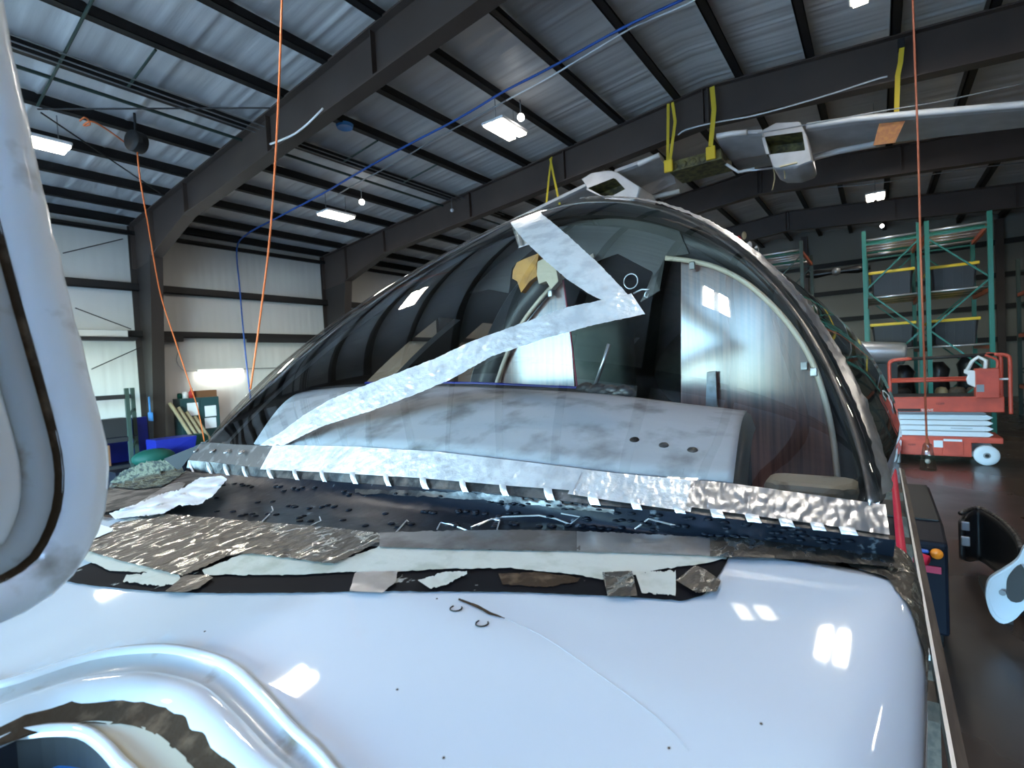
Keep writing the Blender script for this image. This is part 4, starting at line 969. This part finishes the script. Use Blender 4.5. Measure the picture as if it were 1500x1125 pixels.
MB().box((5.03, 15.02, 1.32), (5.07, 15.28, 1.55)).build('pan', M['ltblue'], dp, bevel=.02); MB().box((5.03, 15.12, 1.55), (5.06, 15.18, 1.95)).build('handle', M['ltblue'], dp, bevel=.01)
q = onX((572, 381), 14.5); ht = thing('unit_heater', q, 'small red unit heater hanging beyond the middle rafter', 'heater')
MB().box(q - Vector((.2, .28, .2)), q + Vector((.2, .28, .2))).build('case', M['heater'], ht, bevel=.02); MB().tube([q + Vector((0, 0, .2)), q + Vector((0, 0, .9))], .03, 8).build('hanger', M['black'], ht)
for k in range(5): MB().box(q + Vector((-.215, -.24, -.15 + .07 * k)), q + Vector((-.2, .24, -.12 + .07 * k))).build('louver', M['black'], ht)

# ------------------------------------------------------------------ pallet racks
def upright(t_, x, y0, y1, H, mt, nb=4, flip=False):
    for y in (y0, y1): MB().box((x - .045, y - .045, 0), (x + .045, y + .045, H)).build('post', mt, t_)
    zs = [.35 + (H - .75) * i / nb for i in range(nb + 1)]
    for i in range(nb):
        a, b = (y0, y1) if (i % 2 == 0) != flip else (y1, y0); MB().bar((x, a, zs[i]), (x, b, zs[i+1]), .035, .035).build('brace', mt, t_)
    for z in (.3, H - .35): MB().bar((x, y0, z), (x, y1, z), .035, .045).build('brace', mt, t_)
def rack(x0, x1, y0, y1, H, levels, label, mt, bm_, group=None, nb=4, roll=True, flip=False):
    t_ = thing('pallet_rack', (x0, (y0 + y1) / 2, 0), label, 'rack', group)
    upright(t_, x0, y0, y1, H, mt, nb, flip); upright(t_, x1, y0, y1, H, mt, nb, flip)
    for z in levels:
        for y in (y0, y1): MB().box((x0, y - .03, z - .10), (x1, y + .03, z)).build('beam', bm_, t_)
        if roll:
            k = 0; x = x0 + .02
            while x < x1 - .05:
                MB().tube([(x, y0, z + .01), (x, y1, z + .01)], .034 if z == levels[-1] else .024, 6).build('roller', M['zinc'] if k % 4 != 1 else M['rackg'], t_, smooth=True); x += (.42 if z == levels[-1] else .20); k += 1
        else: MB().box((x0, y0, z), (x1, y1, z + .03)).build('deck', M['timber'], t_)
    return t_
LV = [.75, 2.15, 3.48, 4.95]
rack(16.0, 18.6, -.87, .225, 5.2, LV, 'green pallet rack behind the red lift, left bay of the pair', M['rackg'], M['racko'], flip=False)
rack(16.0, 18.6, -2.14, -1.02, 5.2, LV, 'green pallet rack behind the red lift, right bay of the pair', M['rackg'], M['racko'], flip=True)
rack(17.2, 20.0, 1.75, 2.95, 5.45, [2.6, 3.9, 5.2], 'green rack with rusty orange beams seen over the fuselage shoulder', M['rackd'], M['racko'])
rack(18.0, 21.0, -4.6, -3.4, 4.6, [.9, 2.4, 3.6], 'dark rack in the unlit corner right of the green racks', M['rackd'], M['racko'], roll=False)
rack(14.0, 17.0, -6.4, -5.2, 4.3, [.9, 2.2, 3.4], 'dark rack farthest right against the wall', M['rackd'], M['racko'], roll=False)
def tote(x, y, z, label, sx=.95, sy=.88, h=.62):
    t_ = thing('plastic_tote', (x, y, z), label, 'tote', 'yellow rimmed totes on the green racks')
    rr = []
    for zz, s in ((0, .86), (h, 1.0)): rr.append([(x + a*sx/2*s, y + b*sy/2*s, z + zz) for a, b in ((-1,-.9),(-.9,-1),(.9,-1),(1,-.9),(1,.9),(.9,1),(-.9,1),(-1,.9))])
    MB().rings(rr).build('body', M['bin'], t_)
    MB().box((x - sx/2 - .02, y - sy/2 - .03, z + h - .04), (x + sx/2 + .02, y + sy/2 + .03, z + h + .03)).build('rim', M['yrim'], t_, bevel=.01)
    for k in range(5):
        yy = y - sy/2 + sy * (k + .5) / 5; MB().bar((x - sx/2*.88 - .005, yy, z + .03), (x - sx/2*.98 - .005, yy, z + h - .06), .03, .03).build('rib', M['bin'], t_)
for lv, hn in ((2.18, 'lower'), (3.51, 'upper')):
    for (x, y, nm) in ((16.6, -.32, 'front left'), (17.8, -.32, 'rear left'), (17.0, -1.55, 'front right'), (18.05, -1.55, 'rear right')):
        tote(x, y, lv, 'charcoal tote with yellow rim, %s on the %s rack deck' % (nm, hn))
q = onX((1287, 517), 15.2); o = thing('metal_barrel', q, 'shiny metal barrel lying on a stand left of the green rack', 'barrel')
MB().lathe([(.02, -.5), (.26, -.5), (.27, -.4), (.27, .4), (.26, .5), (.02, .5)], q, 20, (.2, -1, -.1)).build('shell', M['zinc'], o, smooth=True); MB().box(Vector((q.x - .2, q.y - .35, 0)), q + Vector((.2, .35, -.26))).build('stand', M['black'], o)
for k, (y, mt, r, nm) in enumerate(((-.1, M['bgreen'], .2, 'bright green round bottle'), (-.45, M['black'], .22, 'black bin'), (-1.25, M['tan'], .13, 'tan pot'), (-1.55, M['timber'], .17, 'brown pot'), (-1.85, M['timber'], .15, 'dull pot'))):
    small('drum', MB().lathe([(.01, 0), (r*.8, 0), (r, .08), (r, .3), (r*.7, .38), (.01, .4)], (16.4, y, .76), 14), mt, nm + ' on the lowest deck of the green rack', 'container', smooth=True)
for k, (y, h) in enumerate(((.0, 1.1), (-.56, .95), (-1.27, 1.0), (-1.86, 1.15))):
    small('engine_case', MB().lathe([(.01, 0), (.2, 0), (.26, .1), (.2, h*.6), (.24, h*.8), (.1, h), (.01, h)], (17.3, y, .76), 12), M['gloss_black'], 'black engine case deep on the lowest rack deck, %s' % ('far left', 'second from left', 'third from left', 'far right')[k], 'engine part', smooth=True)
pr = onX((1225, 398), 20.5); pt = thing('propeller', pr, 'black propeller resting on the rusty beamed rack', 'propeller')
MB().rings([[pr + Vector((a*.05, s, b*.14*w_)) for a, b in ((-1, 0), (0, 1), (1, 0), (0, -1))] for s, w_ in ((.9, .5), (.6, 1), (.2, .6), (-.2, .6), (-.6, 1), (-.95, .5))]).build('blade', M['gloss_black'], pt, smooth=True)
MB().sphere(pr, .14, 12).build('hub', M['grey'], pt, smooth=True)
for k, (p, mt, r) in enumerate((((1082,352), M['red'], .10), ((1090,345), M['pine'], .09), ((1098,360), M['white'], .10), ((1108,366), M['white'], .09), ((1104,372), M['green'], .12), ((1086,362), M['heater'], .11))):
    q = onX(p, 18.0); small('stored_part', MB().sphere(q, r, 10, (1, .8, 1.5)), mt, 'small stored part on the rusty rack top, ' + ('red, leftmost', 'pale tan', 'white', 'white, rightmost', 'green, behind the white ones', 'dark red, lowest')[k], 'part', smooth=True)

# ------------------------------------------------------------------ scissor lift
LX0, LX1, LYa, LYb = 12.2, 13.0, -1.75, .05
lf = thing('scissor_lift', (12.6, -.85, 0), 'red scissor lift with white arms parked in front of the green racks', 'lift')
MB().prism([(LX0, LYb, .14), (LX0, LYa + .42, .14), (LX0, LYa + .42, .40), (LX0, LYa - .0, .40), (LX0, LYa - .0, .50), (LX0, LYb, .50)], (LX1 - LX0, 0, 0)).build('chassis', M['lift'], lf, bevel=.012)
for y0, y1 in ((-.30, -.92), (-.94, -1.22)): MB().box((LX0 - .012, y0, .17), (LX0, y1, .43)).build('access_door', M['lift'], lf, bevel=.006)
for y in (LYb - .12, LYa + .22):
    for x in (LX0 + .06, LX1 - .06):
        wh = MB().lathe([(.10, -.06), (.165, -.06), (.18, -.04), (.18, .04), (.165, .06), (.10, .06)], (x, y, .18), 24, (1, 0, 0)).build('wheel', M['liftw'], lf, smooth=True)
        MB().lathe([(.005, -.065), (.10, -.055), (.10, .055), (.005, .065)], (x, y, .18), 18, (1, 0, 0)).build('hub', M['grey'], wh); MB().lathe([(.002, -.072), (.03, -.07), (.03, .07), (.002, .072)], (x, y, .18), 10, (1, 0, 0)).build('axle_cap', M['black'], wh)
for k in range(4):
    z = .55 + .102 * k; a, b = (LYb - .02, LYa + .15)
    for xx in (LX0 + .06, LX1 - .1):
        MB().prism([(xx, a - .02, z - .044), (xx, a + .03, z), (xx, a - .02, z + .044), (xx, b + .05, z + .044), (xx, b, z + .02), (xx, b - .03, z), (xx, b + .02, z - .035), (xx, b + .05, z - .044)], (.04, 0, 0)).build('scissor_arm', M['liftw'], lf)
MB().box((LX0 - .03, LYa - .02, .96), (LX1 + .03, LYb, 1.24)).build('platform', M['lift'], lf, bevel=.015)
MB().box((LX0 + .02, LYa + .05, 1.241), (LX1 - .02, LYb - .05, 1.25)).build('platform_deck', M['black'], lf)
for xx in (LX0 - .0, LX1 + .0):
    yl, yr = -.175, LYa - .10
    MB().tube(smooth_line([(xx, yl, 1.0), (xx, yl, 1.5), (xx, yl, 1.86), (xx, yl - .04, 1.93), (xx, yl - .12, 1.95), (xx, yl - .34, 1.96)], 30), .026, 8).build('guard_rail', M['lift'], lf, smooth=True)
    MB().tube(smooth_line([(xx, yr, .93), (xx, yr, 1.4), (xx, yr, 1.88), (xx, yr + .05, 1.96), (xx, yr + .14, 1.98), (xx, yr + .2, 1.98)], 30), .030, 8).build('guard_rail', M['lift'], lf, smooth=True)
    MB().tube([(xx, yl - .3, 1.955), (xx, yr + .2, 1.98)], .024, 8).build('padded_rail', M['black'], lf, smooth=True)
    MB().tube([(xx, yl, 1.54), (xx, yr + .3, 1.545)], .025, 8).build('mid_rail', M['lift'], lf, smooth=True)
MB().tube([(LX0, LYa + .16, 1.545), (LX0, LYa - .1, 1.545)], .018, 8).build('rail_pin', M['white'], lf)
MB().box((LX0 - .10, LYa + .05, 1.22), (LX0 + .12, LYa + .36, 1.74)).build('control_box', M['lift'], lf, bevel=.01)
MB().box((LX0 - .108, LYa + .25, 1.33), (LX0 - .10, LYa + .35, 1.46)).build('control_decal', M['grey'], lf)
MB().tube(smooth_line([(LX0 - .02, LYa + .07, 1.70), (LX0 - .02, LYa + .06, 1.86), (LX0 - .02, LYa + .13, 1.93), (LX0 - .02, LYa + .22, 1.98)], 16), .02, 8).build('control_handle', M['lift'], lf, smooth=True)
MB().box((LX0 - .014, -.80, .30), (LX0 - .012 - .003, -.93, .43)).build('notice_plate', M['paper'], lf); MB().box((LX0 - .014, -.94, .42), (LX0 - .017, -1.2, .46)).build('decal_strip', M['paper'], lf)
MB().box((LX0 - .034, -.20, .975), (LX0 - .03, -.62, 1.02)).build('name_strip', M['black'], lf)
def text(s, size, p, mt, par, rot=(PI/2, 0, -PI/2)):
    c = bpy.data.curves.new('lettering', 'FONT'); c.body = s; c.size = size; c.extrude = .0008; o = bpy.data.objects.new('lettering', c); COL.objects.link(o)
    c.materials.append(mt); bpy.context.view_layer.update()
    me = bpy.data.meshes.new_from_object(o.evaluated_get(bpy.context.evaluated_depsgraph_get())); bpy.data.objects.remove(o)
    o = bpy.data.objects.new('lettering', me); COL.objects.link(o); o['kind'] = 'stuff'
    o.rotation_euler = rot; o.location = Vector(p) - par.location; o.parent = par; return o
text('SSSIVE', .065, (LX0 - .036, -.63, .974), M['white'], lf); text('15209', .05, (LX0 - .034, -.84, 1.10), M['black'], lf); text('15209', .045, (LX0 - .016, -.42, .32), M['black'], lf)
text('www.economite.com', .035, (LX0 + .058, -1.05, .645), M['cab'], lf)
q = Vector((LX0 - .06, -1.42, 1.62)); bag = thing('plastic_bag', q, 'white plastic bag hanging from the rail beside the lift control box', 'bag')
MB().prism([q + Vector((0, y, z)) for y, z in ((.17, .12), (.18, .05), (.12, .02), (.15, -.06), (.13, -.15), (.02, -.22), (-.08, -.18), (-.1, .0), (-.12, .05))], (.05, 0, 0)).build('pouch', M['white'], bag, bevel=.015)
MB().tube([q + Vector((.02, .13, .1)), q + Vector((.02, .06, .26)), q + Vector((.02, -.02, .33)), q + Vector((.02, -.12, .26)), q + Vector((.02, -.10, .05))], .03, 8).build('handle', M['white'], bag, smooth=True)
o = MB().box((LX0 - .25, -.30, .0), (LX0 + .15, -.1, .42)); small('battery_charger', o, M['grey'], 'grey battery charger on the floor left of the lift', 'charger', bevel=.03)

# ------------------------------------------------------------------ power cart and stored door on the floor at right
ct = thing('power_cart', (5.1, 0, 0), 'dark navy ground power cart with an orange reflector beside the airplane', 'cart')
MB().prism([(4.4, .35, .22), (4.4, .35, .86), (4.7, .35, .92), (5.9, .35, .92), (5.9, .35, .22)], (0, -.70, 0)).build('body', M['cart'], ct, bevel=.02)
MB().box((4.72, -.33, .92), (5.88, .33, .935)).build('lid', M['black'], ct, bevel=.006)
for x in (4.7, 5.6):
    for y in (-.28, .28): MB().lathe([(.02, -.05), (.13, -.05), (.15, -.03), (.15, .03), (.13, .05), (.02, .05)], (x, y, .15), 18, (0, 1, 0)).build('wheel', M['rubber'], ct, smooth=True)
q = onX((1372, 811), 4.38); MB().lathe([(.001, -.02), (.03, -.018), (.035, 0), (.035, .01)], q, 16, (-1, 0, 0)).build('reflector', M['orange'], ct, smooth=True)
a, b = onX((1346, 826), 4.39), onX((1379, 841), 4.385); MB().box(a, b + Vector((-.006, 0, 0))).build('warning_label', M['pink'], ct)
a, b = onX((1344, 802), 4.39), onX((1361, 810), 4.385); MB().box(a, b + Vector((-.03, 0, 0))).build('blue_socket', M['hose'], ct, bevel=.01)
MB().tube([onX((1330, 815), 4.34), onX((1350, 818), 4.30), onX((1358, 821), 4.28)], .035, 12).build('red_grip', M['red'], ct, smooth=True)
# stored airplane door: curved panel standing on the floor
dr = thing('detached_airplane_door', (5.6, -.72, 0), 'detached curved airplane door, white outside and black inside, standing on the floor', 'door panel')
H1 = .58
path = smooth_line([onZ(p, H1) for p in ((1407,752),(1432,744),(1464,760),(1488,784),(1497,806))], 30)
tail2 = smooth_line([onZ(p, H1) for p in ((1497,806),(1490,822),(1470,834),(1452,846),(1446,866))], 24)
def wallp(pth, z0, z1, mt, name, th, rnd=.0):
    n_ = len(pth); rws = []
    for k in range(9):
        s = k / 8; row = []
        for i, p in enumerate(pth):
            e = min(1.0, (i + .3) / (n_ * .22)); lo = z0 + rnd * (1 - math.sqrt(max(0, 1 - (1 - e)**2))) ; hi = z1 - rnd * (1 - math.sqrt(max(0, 1 - (1 - e)**2)))
            row.append(Vector((p.x, p.y, lo + (hi - lo) * s)))
        rws.append(row)
    return MB().grid(rws).build(name, mt, dr, smooth=True, thick=th)
wallp(path, .06, H1, M['gloss_black'], 'inner_shell', .04, .12)
MB().tube([p + Vector((0, 0, .0)) for p in path], .022, 8).build('seal_rim', M['dark_alu'], dr, smooth=True)
P = [onX(p, 5.0) for p in ((1444,864),(1450,847),(1470,834),(1491,819),(1501,800),(1516,796),(1522,850),(1516,884),(1500,894),(1486,908),(1468,914),(1453,902),(1445,882))]
P = smooth_line(P, 60, closed=True)[:-1]; cen = sum(P, Vector()) / len(P)
MB().rings([[cen + (p - cen) * s + Vector((dx, 0, 0)) for p in P] for s, dx in ((1, .035), (1.0, .0), (.985, -.004), (.90, -.004), (.89, -.007))]).build('outer_skin', M['paint'], dr)
Q = smooth_line([onX(p, 4.95) for p in ((1478,842),(1496,826),(1502,850),(1500,876),(1488,882),(1476,876),(1474,858))], 24, closed=True)[:-1]
MB().prism(Q, (-.012, 0, 0)).build('window_pane', M['ringm'], dr)
MB().lathe([(.001, -.01), (.018, -.008), (.02, .01)], onX((1468, 868), 4.95), 10, (-1, 0, 0)).build('lock', M['grey'], dr)
MB().box((5.35, -.80, 0), (6.2, -.70, .06)).build('skid', M['rubber'], dr)
for p in ((1414,770),(1414,792)):
    q = onZ(p, .5); MB().box(q - Vector((.03, .03, .04)), q + Vector((.0, .03, .04))).build('latch', M['grey'], dr, bevel=.006)
